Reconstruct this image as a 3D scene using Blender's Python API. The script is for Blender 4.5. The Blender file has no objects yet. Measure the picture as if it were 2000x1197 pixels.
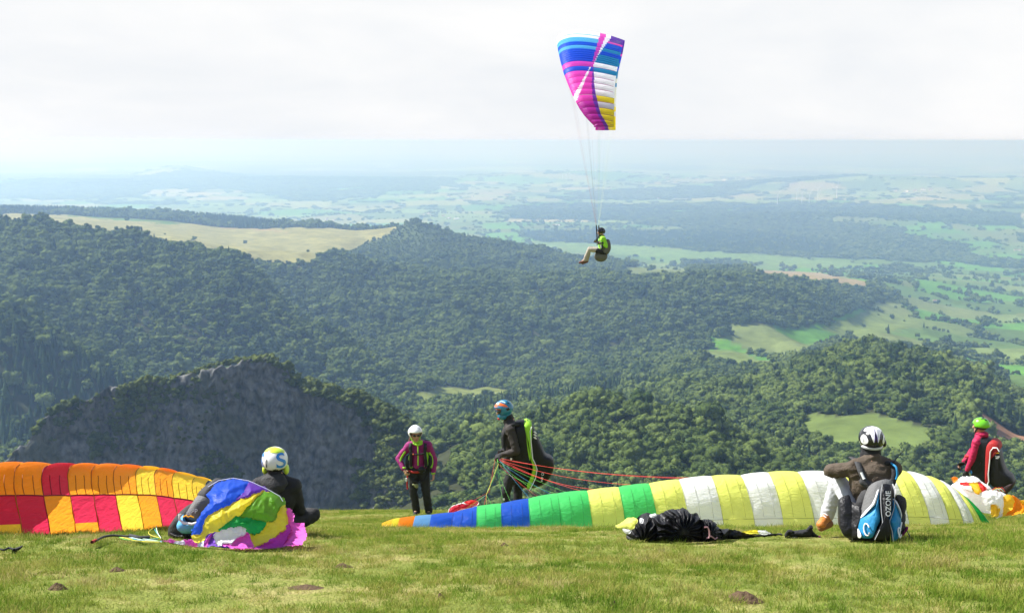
import bpy, bmesh, math, random
import numpy as np
from mathutils import Vector, Matrix, noise as mnoise
R = math.radians
random.seed(7)
rng = np.random.default_rng(11)
scene = bpy.context.scene
COL = scene.collection

# ------------------------------------------------------------------ camera, sky, sun, exposure
F = 2414.0                      # focal length in pixels of the 2000 px wide photograph
EYE = 275.0                     # row of eye level in the photograph
PITCH = math.atan((598.5 - EYE) / F)
cam_d = bpy.data.cameras.new('camera'); cam = bpy.data.objects.new('camera', cam_d); COL.objects.link(cam)
cam_d.sensor_width = 36.0; cam_d.lens = 36.0 * F / 2000.0
cam_d.clip_start = 0.3; cam_d.clip_end = 250000
cam.location = (0, 0, 0); cam.rotation_euler = (R(90) - PITCH, 0, 0)
scene.camera = cam

SUN_AZ, SUN_EL = R(-74), R(48)        # azimuth from +Y (negative = left)
sd = Vector((math.sin(SUN_AZ) * math.cos(SUN_EL), math.cos(SUN_AZ) * math.cos(SUN_EL), math.sin(SUN_EL)))
world = bpy.data.worlds.new('World'); scene.world = world; world.use_nodes = True
nt = world.node_tree; nt.nodes.clear()
def nn(t, kind, **kw):
    n = t.nodes.new(kind)
    for k, v in kw.items(): setattr(n, k, v)
    return n
out = nn(nt, 'ShaderNodeOutputWorld'); bg = nn(nt, 'ShaderNodeBackground'); bg.inputs['Strength'].default_value = 0.1
sky = nn(nt, 'ShaderNodeTexSky', sky_type='NISHITA', sun_disc=False); sky.sun_elevation = SUN_EL; sky.sun_rotation = SUN_AZ
sky.altitude = 1400; sky.dust_density = 2.0
tc = nn(nt, 'ShaderNodeTexCoord'); sep = nn(nt, 'ShaderNodeSeparateXYZ'); nt.links.new(tc.outputs['Generated'], sep.inputs[0])
mp = nn(nt, 'ShaderNodeMapping'); mp.inputs['Scale'].default_value = (2.2, 2.2, 8.0); nt.links.new(tc.outputs['Generated'], mp.inputs[0])
nz = nn(nt, 'ShaderNodeTexNoise'); nz.inputs['Scale'].default_value = 1.7; nz.inputs['Detail'].default_value = 7; nz.inputs['Roughness'].default_value = .55
nz.inputs['Distortion'].default_value = .4
nt.links.new(mp.outputs[0], nz.inputs['Vector'])
cr = nn(nt, 'ShaderNodeValToRGB')
cr.color_ramp.elements[0].position = .36; cr.color_ramp.elements[0].color = (.82, .85, .885, 1)
cr.color_ramp.elements[1].position = .66; cr.color_ramp.elements[1].color = (.95, .95, .95, 1)
nt.links.new(nz.outputs['Fac'], cr.inputs[0])
cl = nn(nt, 'ShaderNodeVectorMath', operation='SCALE'); cl.inputs['Scale'].default_value = 5.65; nt.links.new(cr.outputs[0], cl.inputs[0])
cov = nn(nt, 'ShaderNodeMapRange'); cov.inputs['From Min'].default_value = .17; cov.inputs['From Max'].default_value = .6
cov.inputs['To Min'].default_value = 1.0; cov.inputs['To Max'].default_value = .12; nt.links.new(sep.outputs['Z'], cov.inputs['Value'])
mx = nn(nt, 'ShaderNodeMix', data_type='RGBA'); nt.links.new(cov.outputs[0], mx.inputs['Factor'])
nt.links.new(sky.outputs[0], mx.inputs['A']); nt.links.new(cl.outputs[0], mx.inputs['B'])
low = nn(nt, 'ShaderNodeMapRange'); low.inputs['From Min'].default_value = -.06; low.inputs['From Max'].default_value = -.25
nt.links.new(sep.outputs['Z'], low.inputs['Value'])
mx2 = nn(nt, 'ShaderNodeMix', data_type='RGBA'); nt.links.new(low.outputs[0], mx2.inputs['Factor'])
nt.links.new(mx.outputs['Result'], mx2.inputs['A']); mx2.inputs['B'].default_value = (1.3, 1.5, 1.5, 1)
nt.links.new(mx2.outputs['Result'], bg.inputs['Color']); nt.links.new(bg.outputs[0], out.inputs['Surface'])

sl = bpy.data.lights.new('sun', 'SUN'); sl.energy = 5.0; sl.angle = R(.5); sl.color = (1, .97, .92)
so = bpy.data.objects.new('sun', sl); COL.objects.link(so); so.rotation_euler = sd.to_track_quat('Z', 'Y').to_euler()
scene.view_settings.view_transform = 'Standard'; scene.view_settings.look = 'None'
scene.view_settings.exposure = 0.9; scene.view_settings.gamma = 1.0; scene.view_settings.use_curve_mapping = False
cy = scene.cycles
cy.use_denoising = True
cy.max_bounces = 9; cy.diffuse_bounces = 6; cy.glossy_bounces = 2; cy.transmission_bounces = 4; cy.volume_bounces = 3; cy.transparent_max_bounces = 8
cy.caustics_reflective = False; cy.caustics_refractive = False
cy.sample_clamp_indirect = 6

# ------------------------------------------------------------------ helpers
def pslope(py): return -math.tan(PITCH + math.atan((py - 598.5) / F))
CP, SP = math.cos(PITCH), math.sin(PITCH)
def at(px, py, d):
    """point at depth d (metres along +Y) seen at pixel px, py of the photograph"""
    cx, cyy = (px - 1000.0) / F, (598.5 - py) / F
    y, z = CP + cyy * SP, -SP + cyy * CP
    k = d / y
    return Vector((cx * k, d, z * k))
def proj(X, Y, Z):
    zc = Y * CP - Z * SP
    yc = Y * SP + Z * CP
    return 1000 + F * X / zc, 598.5 - F * yc / zc

def tag(o, label=None, cat=None, group=None, kind=None):
    if label: o['label'] = label
    if cat: o['category'] = cat
    if group: o['group'] = group
    if kind: o['kind'] = kind
    return o
def empty(name, loc, rz=0.0, label=None, cat=None, group=None):
    o = bpy.data.objects.new(name, None); COL.objects.link(o)
    o.location = loc; o.rotation_euler = (0, 0, rz); o.empty_display_size = .1
    return tag(o, label, cat, group)
def link(name, me, mat=None, parent=None, smooth=False):
    o = bpy.data.objects.new(name, me); COL.objects.link(o)
    if mat is not None and len(me.materials) == 0:
        for m in (mat if isinstance(mat, (list, tuple)) else [mat]): me.materials.append(m)
    if parent is not None: o.parent = parent
    if smooth: me.polygons.foreach_set('use_smooth', [True] * len(me.polygons))
    return o
def mesh_np(name, V, Fc, smooth=True):
    me = bpy.data.meshes.new(name)
    V = np.asarray(V, dtype=np.float32); Fc = np.asarray(Fc, dtype=np.int32)
    k = Fc.shape[1]
    me.vertices.add(len(V)); me.vertices.foreach_set('co', V.ravel())
    me.loops.add(Fc.size); me.loops.foreach_set('vertex_index', Fc.ravel())
    me.polygons.add(len(Fc)); me.polygons.foreach_set('loop_start', np.arange(0, Fc.size, k, dtype=np.int32))
    if smooth: me.polygons.foreach_set('use_smooth', np.ones(len(Fc), dtype=bool))
    me.update(calc_edges=True); me.validate()
    return me
def grid_faces(nr, nc):
    i = np.arange(nr - 1)[:, None] * nc + np.arange(nc - 1)[None, :]
    return np.stack([i, i + 1, i + nc + 1, i + nc], -1).reshape(-1, 4)

def _h(ix, iy, seed):
    h = (ix * 374761393 + iy * 668265263 + seed * 144665) & 0x7fffffff
    h = ((h ^ (h >> 13)) * 1274126177) & 0x7fffffff
    return ((h ^ (h >> 16)) & 0xffff) / 65535.0
def vnoise(x, y, seed=0):
    x = np.asarray(x, float); y = np.asarray(y, float)
    ix = np.floor(x).astype(np.int64); iy = np.floor(y).astype(np.int64)
    fx = x - ix; fy = y - iy
    fx = fx * fx * fx * (fx * (fx * 6 - 15) + 10); fy = fy * fy * fy * (fy * (fy * 6 - 15) + 10)
    a, b, c, d = _h(ix, iy, seed), _h(ix + 1, iy, seed), _h(ix, iy + 1, seed), _h(ix + 1, iy + 1, seed)
    return (a + (b - a) * fx + (c - a) * fy + (a - b - c + d) * fx * fy) * 2 - 1
def fbm(x, y, oct=4, seed=0, gain=.5):
    t = 0; a = 1; f = 1; s = 0
    for k in range(oct):
        t = t + a * vnoise(x * f + 17.3 * k, y * f - 9.1 * k, seed + k); s += a; a *= gain; f *= 2.03
    return t / s
def pchip(xs, ys, xq):
    xs = np.asarray(xs, float); ys = np.asarray(ys, float)
    h = np.diff(xs); dl = np.diff(ys) / h
    m = np.zeros_like(ys)
    for i in range(1, len(xs) - 1):
        if dl[i - 1] * dl[i] > 0:
            w1 = 2 * h[i] + h[i - 1]; w2 = h[i] + 2 * h[i - 1]
            m[i] = (w1 + w2) / (w1 / dl[i - 1] + w2 / dl[i])
    m[0] = dl[0]; m[-1] = dl[-1]
    i = np.clip(np.searchsorted(xs, xq) - 1, 0, len(xs) - 2)
    t = (xq - xs[i]) / h[i]
    t = np.clip(t, 0, 1)
    return ((2*t**3 - 3*t**2 + 1) * ys[i] + (t**3 - 2*t**2 + t) * h[i] * m[i] + (-2*t**3 + 3*t**2) * ys[i+1] + (t**3 - t**2) * h[i] * m[i+1])
def inpoly(px, py, poly):
    px = np.asarray(px); py = np.asarray(py)
    r = np.zeros(px.shape, bool); n = len(poly)
    for i in range(n):
        x0, y0 = poly[i]; x1, y1 = poly[(i + 1) % n]
        c = ((y0 > py) != (y1 > py)) & (px < (x1 - x0) * (py - y0) / (y1 - y0 + 1e-12) + x0)
        r ^= c
    return r

# ------------------------------------------------------------------ materials
def mat_new(name):
    m = bpy.data.materials.new(name); m.use_nodes = True; m.node_tree.nodes.clear()
    t = m.node_tree; o = nn(t, 'ShaderNodeOutputMaterial')
    return m, t, o
def mat_plain(name, col, rough=.6, bump=0.0, bscale=60.0, spec=.4, metal=0.0, var=.12, coat=0.0):
    m, t, o = mat_new(name)
    p = nn(t, 'ShaderNodeBsdfPrincipled'); p.inputs['Roughness'].default_value = rough
    p.inputs['Specular IOR Level'].default_value = spec; p.inputs['Metallic'].default_value = metal
    p.inputs['Coat Weight'].default_value = coat
    tcn = nn(t, 'ShaderNodeTexCoord'); nz = nn(t, 'ShaderNodeTexNoise'); nz.inputs['Scale'].default_value = bscale * .35; nz.inputs['Detail'].default_value = 4
    t.links.new(tcn.outputs['Object'], nz.inputs['Vector'])
    mr = nn(t, 'ShaderNodeMapRange'); mr.inputs['To Min'].default_value = 1 - var; mr.inputs['To Max'].default_value = 1 + var
    t.links.new(nz.outputs['Fac'], mr.inputs['Value'])
    v = nn(t, 'ShaderNodeVectorMath', operation='SCALE'); v.inputs[0].default_value = col[:3]; t.links.new(mr.outputs[0], v.inputs['Scale'])
    t.links.new(v.outputs[0], p.inputs['Base Color'])
    if bump:
        n2 = nn(t, 'ShaderNodeTexNoise'); n2.inputs['Scale'].default_value = bscale; n2.inputs['Detail'].default_value = 5
        t.links.new(tcn.outputs['Object'], n2.inputs['Vector'])
        b = nn(t, 'ShaderNodeBump'); b.inputs['Strength'].default_value = bump; b.inputs['Distance'].default_value = .02
        t.links.new(n2.outputs['Fac'], b.inputs['Height']); t.links.new(b.outputs[0], p.inputs['Normal'])
    t.links.new(p.outputs[0], o.inputs['Surface'])
    return m
def mat_cloth(name, col, trans=.62, rough=.45, bump=.5, bscale=9.0):
    """thin ripstop nylon: light comes through it"""
    m, t, o = mat_new(name)
    p = nn(t, 'ShaderNodeBsdfPrincipled'); p.inputs['Base Color'].default_value = (*col, 1); p.inputs['Roughness'].default_value = rough
    p.inputs['Specular IOR Level'].default_value = .35
    tr = nn(t, 'ShaderNodeBsdfTranslucent'); tr.inputs['Color'].default_value = (*[c ** .7 for c in col], 1)
    ms = nn(t, 'ShaderNodeMixShader'); ms.inputs[0].default_value = trans
    tcn = nn(t, 'ShaderNodeTexCoord')
    mpn = nn(t, 'ShaderNodeMapping'); mpn.inputs['Scale'].default_value = (1, 1, 3.0); t.links.new(tcn.outputs['Object'], mpn.inputs[0])
    n2 = nn(t, 'ShaderNodeTexNoise'); n2.inputs['Scale'].default_value = bscale; n2.inputs['Detail'].default_value = 4; n2.inputs['Distortion'].default_value = .8
    t.links.new(mpn.outputs[0], n2.inputs['Vector'])
    b = nn(t, 'ShaderNodeBump'); b.inputs['Strength'].default_value = bump; b.inputs['Distance'].default_value = .03
    t.links.new(n2.outputs['Fac'], b.inputs['Height']); t.links.new(b.outputs[0], p.inputs['Normal']); t.links.new(b.outputs[0], tr.inputs['Normal'])
    t.links.new(p.outputs[0], ms.inputs[1]); t.links.new(tr.outputs[0], ms.inputs[2]); t.links.new(ms.outputs[0], o.inputs['Surface'])
    return m
def mat_foliage(name, c0, c1, trans=.22, nscale=.012):
    m, t, o = mat_new(name)
    oi = nn(t, 'ShaderNodeObjectInfo')
    sc = nn(t, 'ShaderNodeVectorMath', operation='SCALE'); sc.inputs['Scale'].default_value = nscale; t.links.new(oi.outputs['Location'], sc.inputs[0])
    nz = nn(t, 'ShaderNodeTexNoise'); nz.inputs['Scale'].default_value = 1.0; nz.inputs['Detail'].default_value = 3; t.links.new(sc.outputs[0], nz.inputs['Vector'])
    ad = nn(t, 'ShaderNodeMath', operation='MULTIPLY_ADD'); ad.inputs[1].default_value = .95; t.links.new(oi.outputs['Random'], ad.inputs[0])
    sb = nn(t, 'ShaderNodeMath', operation='MULTIPLY_ADD'); sb.inputs[1].default_value = 1.5; sb.inputs[2].default_value = -.62
    t.links.new(nz.outputs['Fac'], sb.inputs[0]); t.links.new(sb.outputs[0], ad.inputs[2])
    tcn = nn(t, 'ShaderNodeTexCoord'); n3 = nn(t, 'ShaderNodeTexNoise'); n3.inputs['Scale'].default_value = 14.0; t.links.new(tcn.outputs['Object'], n3.inputs['Vector'])
    a2 = nn(t, 'ShaderNodeMath', operation='MULTIPLY_ADD'); a2.inputs[1].default_value = .6; t.links.new(n3.outputs['Fac'], a2.inputs[0])
    s2 = nn(t, 'ShaderNodeMath', operation='SUBTRACT'); s2.inputs[1].default_value = .3; t.links.new(ad.outputs[0], s2.inputs[0]); t.links.new(s2.outputs[0], a2.inputs[2])
    mxn = nn(t, 'ShaderNodeMix', data_type='RGBA'); mxn.inputs['A'].default_value = (*c0, 1); mxn.inputs['B'].default_value = (*c1, 1)
    t.links.new(a2.outputs[0], mxn.inputs['Factor'])
    df = nn(t, 'ShaderNodeBsdfDiffuse'); tr = nn(t, 'ShaderNodeBsdfTranslucent'); ms = nn(t, 'ShaderNodeMixShader'); ms.inputs[0].default_value = trans
    t.links.new(mxn.outputs['Result'], df.inputs['Color']); t.links.new(mxn.outputs['Result'], tr.inputs['Color'])
    t.links.new(df.outputs[0], ms.inputs[1]); t.links.new(tr.outputs[0], ms.inputs[2]); t.links.new(ms.outputs[0], o.inputs['Surface'])
    return m
M_LEAF = mat_foliage('broadleaf foliage', (.033, .060, .017), (.14, .188, .052))
M_NEEDLE = mat_foliage('spruce needles', (.018, .036, .016), (.045, .075, .028), trans=.1)
M_SCRUB = mat_foliage('scrub foliage', (.05, .075, .022), (.13, .16, .05), nscale=.03)
M_BARK = mat_plain('bark', (.09, .07, .05), .9)

# ------------------------------------------------------------------ terrain: ridge and valley lines, near to far (photo x, photo y, depth)
LINES = [
 [(-900,1500,36),(3000,1500,36)],
 [(-900,1290,220),(3000,1290,220)],
 [(-900,1060,450),(3000,1060,450)],
 # front hill
 [(-900,985,660),(0,985,660),(600,985,670),(720,950,690),(800,880,700),(860,832,705),(900,812,705),(1000,800,700),(1100,782,690),(1167,766,680),(1270,776,660),(1370,796,640),(1500,835,610),(1680,890,575),(1800,935,560),(2000,985,540),(3000,1040,540)],
 [(-900,985,730),(0,985,730),(600,985,740),(720,960,760),(800,900,780),(900,850,800),(1000,840,810),(1167,820,810),(1370,842,780),(1500,866,740),(1550,876,720),(1680,902,660),(1800,912,640),(2000,955,620),(3000,1000,620)],
 # right hill crest
 [(-900,960,820),(0,960,820),(600,930,860),(720,900,900),(800,842,950),(900,806,1000),(1000,790,1020),(1100,772,1020),(1300,746,1010),(1450,728,990),(1560,700,970),(1640,678,955),(1700,678,940),(1800,694,920),(1900,716,900),(2000,775,860),(2300,850,800),(3000,900,780)],
 # valley behind it
 [(-900,880,900),(0,878,960),(200,870,1010),(400,850,1080),(600,800,1170),(700,802,1220),(800,800,1260),(900,792,1270),(1000,784,1310),(1100,768,1360),(1300,745,1460),(1500,722,1520),(1700,708,1620),(2000,748,1650),(2300,740,1700),(3000,740,1700)],
 # conifer spur at the left
 [(-900,400,1020),(-300,500,1100),(0,590,1160),(100,648,1160),(250,742,1160),(400,795,1180),(600,792,1260),(800,788,1340),(1000,774,1410),(1300,737,1560),(1500,712,1660),(1700,704,1800),(2000,692,2300),(3000,692,2400)],
 [(-900,430,1200),(-300,525,1240),(0,612,1290),(100,665,1290),(250,748,1280),(400,785,1270),(600,778,1350),(800,768,1420),(1000,762,1510),(1300,727,1660),(1500,702,1770),(1700,695,1930),(2000,666,2700),(3000,666,2800)],
 # big forested slope
 [(-900,400,1600),(0,428,1700),(150,436,1700),(300,460,1700),(450,490,1700),(540,562,1650),(620,622,1600),(700,677,1560),(800,727,1520),(870,752,1510),(1000,750,1610),(1300,715,1760),(1500,688,1890),(1700,682,2060),(2000,642,3000),(3000,642,3000)],
 [(-900,436,1850),(0,448,1900),(150,455,1900),(300,480,1900),(450,512,1860),(540,612,1800),(620,668,1760),(700,716,1720),(800,752,1650),(870,756,1600),(1000,742,1710),(1300,700,1880),(1400,672,1990),(1500,668,2030),(1700,650,2380),(2000,622,3300),(3000,622,3300)],
 # second forested crest and the plateau
 [(-900,440,2350),(0,446,2350),(300,466,2350),(470,493,2300),(640,507,2300),(750,526,2300),(900,534,2350),(1100,546,2350),(1250,558,2300),(1400,553,2350),(1560,567,2480),(1640,594,2620),(1700,612,2880),(1800,622,3000),(2000,597,3700),(3000,597,3700)],
 [(-900,430,2700),(0,432,2700),(300,452,2700),(470,484,2650),(640,500,2650),(750,528,2650),(900,532,2700),(1100,540,2750),(1250,550,2750),(1400,540,2780),(1560,548,2950),(1700,572,3200),(1800,582,3500),(2000,572,4200),(3000,572,4200)],
 # plateau edge, small cone hill
 [(-900,420,3300),(0,418,3300),(100,422,3300),(300,434,3300),(500,452,3300),(620,449,3300),(700,443,3250),(770,435,3200),(812,430,3200),(850,440,3200),(900,455,3200),(980,466,3250),(1050,482,3250),(1100,500,3300),(1200,519,3300),(1300,528,3400),(1500,533,3500),(1700,548,3700),(2000,552,4600),(3000,552,4600)],
 [(-900,410,3900),(0,412,3900),(300,420,3900),(450,431,3900),(550,440,3900),(620,456,3900),(700,474,3900),(812,484,3900),(1000,502,3900),(1200,524,3900),(1500,535,4000),(1700,543,4200),(2000,541,5000),(3000,541,5000)],
 [(-900,505,5500),(0,505,5500),(600,505,5500),(800,505,5500),(1000,500,5500),(1300,508,5200),(1700,520,5200),(2000,518,5600),(3000,518,5600)],
]
NU, ND = 600, 640
UMAX = .64
Ug = np.linspace(-UMAX, UMAX, NU)
Dg = np.exp(np.linspace(math.log(36.0), math.log(90000.0), ND))
ld, lz = [], []
for ln in LINES:
    us, ds, zs = [], [], []
    for px, py, d in ln:
        p = at(px, py, d); us.append(p.x / d); ds.append(d); zs.append(p.z - (31.0 if 800 < d < 1060 and px > 1000 else 14.0 if 500 < d < 720 and 1000 < px < 1480 else 34.0 if 720 < d < 815 and 1000 < px < 1480 else 22.0 if 500 < d < 720 and 1480 < px < 1900 else 16.0 if 500 < d < 1060 and px > 700 else 19.0 if 1500 < d < 1960 and px <= 620 else 14.0 if 3150 < d < 3320 and 650 < px < 1150 else 9.0 if 500 < d < 2200 else 4.0 if d < 2800 else 0.0))
    ld.append(pchip(us, ds, np.clip(Ug, us[0], us[-1]))); lz.append(pchip(us, zs, np.clip(Ug, us[0], us[-1])))
ld = np.array(ld); lz = np.array(lz)
ZPLAIN = -500.0
GZ = np.zeros((ND, NU))
for c in range(NU):
    xs = np.concatenate([ld[:, c], [7500, 12000, 25000, 50000, 95000]])
    zs = np.concatenate([lz[:, c], [ZPLAIN, ZPLAIN, ZPLAIN, ZPLAIN, ZPLAIN]])
    GZ[:, c] = pchip(xs, zs, Dg)
GX = Dg[:, None] * Ug[None, :]; GY = np.repeat(Dg[:, None], NU, 1)
def hill(X, Y, px, d, h, rx, ry):
    x0 = (px - 1000) / F * d
    return h * np.exp(-((X - x0) / rx) ** 2 - ((Y - d) / ry) ** 2)
w_mid = np.clip((GY - 350) / 400, 0, 1) * (.12 + .88 * np.clip((2700 - GY) / 700, 0, 1)) * np.clip((5200 - GY) / 800, 0, 1)
GZ += w_mid * (np.clip(GY, 0, 2200) * .006 * fbm(GX / 210, GY / 210, 4, 3) + np.clip(GY, 0, 2500) * .015 * np.clip((GY - 1000) / 250, .35, 1) * (.5 - np.abs(fbm(GX / 120 + .5 * GY / 300, GY / 420, 3, 9))))
w_far = np.clip((GY - 5000) / 3500, 0, 1)
GZ += w_far * (26 * fbm(GX / 1900, GY / 2600, 4, 21) + np.clip((GY - 14000) / 20000, 0, 1) * 60 * fbm(GX / 9000, GY / 5200, 3, 33))
GZ += hill(GX, GY, 355, 16000, 135, 520, 700) + hill(GX, GY, 330, 16300, 40, 1500, 900) + hill(GX, GY, 1690, 13000, 135, 1300, 700) + hill(GX, GY, 2050, 12500, 120, 900, 700) \
   + hill(GX, GY, 1120, 15500, 110, 1500, 800) + hill(GX, GY, 620, 14500, 80, 1900, 700) + hill(GX, GY, 100, 13500, 75, 1500, 900) + hill(GX, GY, 1580, 7600, 40, 700, 350)
lD = np.log(Dg)
def height(X, Y):
    X = np.asarray(X, float); Y = np.asarray(Y, float)
    u = np.clip((X / Y + UMAX) / (2 * UMAX) * (NU - 1), 0, NU - 1.001); v = np.clip((np.log(Y) - lD[0]) / (lD[-1] - lD[0]) * (ND - 1), 0, ND - 1.001)
    i = v.astype(int); j = u.astype(int); fv = v - i; fu = u - j
    return (GZ[i, j] * (1 - fu) + GZ[i, j + 1] * fu) * (1 - fv) + (GZ[i + 1, j] * (1 - fu) + GZ[i + 1, j + 1] * fu) * fv

# ---------------- land cover
FOREST, CONIFER, MEADOW, SCRUB = 0, 1, 2, 3
GREEN, LUSH, STRAW, TAN, SOIL = (.085, .14, .034), (.085, .205, .03), (.215, .21, .085), (.24, .195, .10), (.26, .145, .085)
OPEN = [  # polygon in the photograph, depth range, colour
 ([(30,416),(200,413),(330,418),(430,436),(545,446),(640,444),(720,436),(815,424),(800,436),(745,462),(690,486),(640,500),(600,520),(470,520),(0,470),(0,416)], 1780, 3420, STRAW),
 ([(120,421),(220,417),(330,421),(430,437),(330,437),(230,430)], 1900, 3420, GREEN),
 ([(430,436),(540,447),(560,454),(430,446)], 1900, 3420, TAN),
 ([(712,524),(772,526),(776,536),(712,534)], 2300, 2900, GREEN),
 ([(862,530),(916,532),(914,537),(864,537)], 2300, 2900, STRAW),
 ([(745,778),(790,768),(840,764),(850,754),(905,752),(960,757),(1025,772),(985,782),(920,781),(870,786),(850,796),(800,792)], 1190, 1640, (.15,.18,.055)),
 ([(1548,830),(1590,806),(1650,812),(1695,806),(1755,818),(1815,838),(1838,856),(1805,890),(1748,908),(1690,900),(1630,884),(1570,862)], 600, 960, (.11,.15,.042)),
 ([(1322,908),(1352,912),(1350,932),(1326,930)], 480, 640, GREEN),
 ([(1935,736),(2010,760),(2060,800),(2005,792),(1965,772)], 800, 1650, GREEN),
 ([(1920,890),(2100,930),(2100,1000),(1990,975),(1940,925)], 520, 680, (.13,.18,.05)),
 ([(1826,732),(1854,736),(1884,780),(1856,786)], 600, 920, SOIL),
 ([(1880,790),(1935,800),(1970,836),(2010,842),(2010,880),(1950,880),(1915,842)], 560, 900, SOIL),
 ([(1858,770),(1886,772),(1912,806),(1880,808)], 560, 900, SOIL),
 ([(1215,522),(1345,514),(1348,542),(1225,546)], 2500, 4600, (.14,.175,.06)),
 ([(1458,522),(1540,520),(1700,552),(1690,566),(1560,552),(1470,542)], 2500, 4600, TAN),
 ([(1330,690),(1405,676),(1440,685),(1500,712),(1480,722),(1400,712)], 1400, 2300, (.12,.16,.045)),
 ([(1380,655),(1440,670),(1460,690),(1400,682)], 1500, 2400, LUSH),
 ([(1600,640),(1700,606),(1795,625),(1800,640),(1720,650),(1650,660)], 1700, 3300, (.13,.175,.05)),
 ([(1040,470),(1230,480),(1480,498),(1680,514),(1700,524),(1560,520),(1400,513),(1200,497),(1060,482)], 3950, 7600, (.12,.2,.055)),
]
FIELDS = [([(1380,690),(1390,640),(1480,630),(1560,645),(1640,618),(1690,600),(1760,575),(1640,540),(1680,512),(2200,512),(2200,790),(2000,760),(1900,716),(1720,672),(1640,670),(1560,695),(1500,722),(1420,722)], 1300, 9000)]
CONIF = [([(-60,640),(40,650),(130,690),(240,742),(330,830),(200,900),(-60,880)], 900, 1260, .85),
 ([(860,825),(1000,790),(1100,770),(1300,740),(1420,735),(1300,765),(1100,790),(1000,812),(900,838)], 780, 1400, .75),
 ([(1500,720),(1560,695),(1660,672),(1640,690),(1560,720)], 700, 1000, .6), ([(1700,676),(1900,712),(2000,770),(2000,870),(1900,800),(1840,740)], 600, 960, .6),
 ([(-60,400),(330,400),(560,412),(560,442),(480,448),(420,438),(330,419),(-60,418)], 3330, 4100, 1.0),
 ([(1430,402),(1560,396),(1700,400),(1990,418),(1995,442),(1850,436),(1700,424),(1440,424)], 6500, 11500, .6), ([(990,404),(1150,398),(1310,412),(1310,432),(1150,430),(1000,428)], 6500, 11500, .6),
 ([(1000,452),(1200,450),(1500,456),(1650,478),(1650,500),(1480,494),(1250,480),(1060,472)], 4600, 9000, .9)]
# field mosaic: jittered sites, elongated
FS = 210.0
def sites(X, Y, s):
    gx = np.floor(X / s).astype(np.int64); gy = np.floor(Y / (s * 1.25)).astype(np.int64)
    best = np.full(X.shape, 1e18); sec = np.full(X.shape, 1e18); bid = np.zeros(X.shape, np.int64)
    for dx in (-1, 0, 1):
        for dy in (-1, 0, 1):
            cx, cy_ = gx + dx, gy + dy
            sx = (cx + .15 + .7 * _h(cx, cy_, 5)) * s; sy = (cy_ + .15 + .7 * _h(cx, cy_, 6)) * s * 1.25
            dd = (np.abs(X - sx) ** 2 + np.abs(Y - sy) ** 2) ** .5
            idd = (cx * 73856093 ^ cy_ * 19349663) & 0xffffff
            nb = dd < best
            sec = np.where(nb, best, np.minimum(sec, dd)); bid = np.where(nb, idd, bid); best = np.minimum(best, dd)
    return bid, sec - best
FCOL = np.array([LUSH, (.16,.24,.07), GREEN, (.22,.26,.09), (.2,.23,.10), (.26,.25,.13), (.12,.18,.06), LUSH, (.15,.22,.07), (.2,.22,.10)])
NCOL = np.array([LUSH, GREEN, (.10,.17,.045), LUSH, (.13,.18,.055), (.13,.165,.055)])
def cover(X, Y, Z):
    px, py = proj(X, Y, Z)
    n = X.size
    cls = np.full(X.shape, FOREST); col = np.tile(np.array((.045, .05, .025)), (n, 1)).reshape(*X.shape, 3)
    hedge = np.zeros(X.shape, bool)
    wob = fbm(X / 60, Y / 60, 3, 41)
    pxw = px + 9 * wob; pyw = py + 4 * fbm(X / 45 + 9, Y / 45, 3, 43)
    inside = np.zeros(X.shape, bool)
    for poly, a, b in FIELDS: inside |= inpoly(pxw, pyw, poly) & (Y > a) & (Y < b)
    fld = (Y > 4300) | inside
    for big in (0, 1):
        s = FS * (2.2 if big else 1)
        sel = fld & ((Y > 7500) if big else (Y <= 7500))
        if not sel.any(): continue
        bid, e = sites(X[sel] + 30 * fbm(X[sel] / 300, Y[sel] / 300, 2, 50), Y[sel], s)
        r = ((bid * 2654435761) % 1000) / 1000.0
        c = np.where((Y[sel] < 7600)[:, None], NCOL[(bid % 6)], FCOL[(bid % 10)]) * (.85 + .3 * r)[:, None]
        fn = fbm(X[sel] / 1500, Y[sel] / 1700, 4, 61)
        thr = np.where(Y[sel] < 5000, .5, np.where(Y[sel] < 9000, .27, .0))
        thr = thr - np.where((px[sel] < 850) & (py[sel] < 405), .22, 0)
        fo = fn > thr
        hg = (e < (10 if not big else 16)) & (fbm(X[sel] / 110, Y[sel] / 110, 2, 71) > -.2)
        cls[sel] = np.where(fo, FOREST, MEADOW)
        c[fo] = (.04, .055, .025)
        c = c * (1 + .16 * fbm(X[sel] / 45, Y[sel] / 70, 3, 77))[:, None]
        col[sel] = c; hedge[sel] = hg & ~fo
    scr = inpoly(pxw, pyw, [(640,500),(690,486),(745,462),(800,436),(815,424),(900,448),(1000,462),(1060,480),(1000,500),(900,500),(700,510)]) & (Y > 2750) & (Y < 3600)
    cls[scr] = SCRUB; col[scr] = (.065, .09, .032)
    for poly, a, b, c in OPEN:
        k = inpoly(pxw, pyw, poly) & (Y > a) & (Y < b)
        cls[k] = MEADOW; hedge[k] = False
        f1 = fbm(X[k] / 38, Y[k] / 55, 4, 83); 
        col[k] = np.array(c) * (1 + .3 * f1)[:, None]
    con = np.zeros(X.shape)
    for poly, a, b, pr in CONIF:
        k = inpoly(pxw, pyw, poly) & (Y > a) & (Y < b)
        con[k] = pr
        k2 = k & (Y > 3300); cls[k2] = FOREST; hedge[k2] = False; col[k2] = (.03, .04, .02)
    return cls, col, hedge, con, px, py

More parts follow.
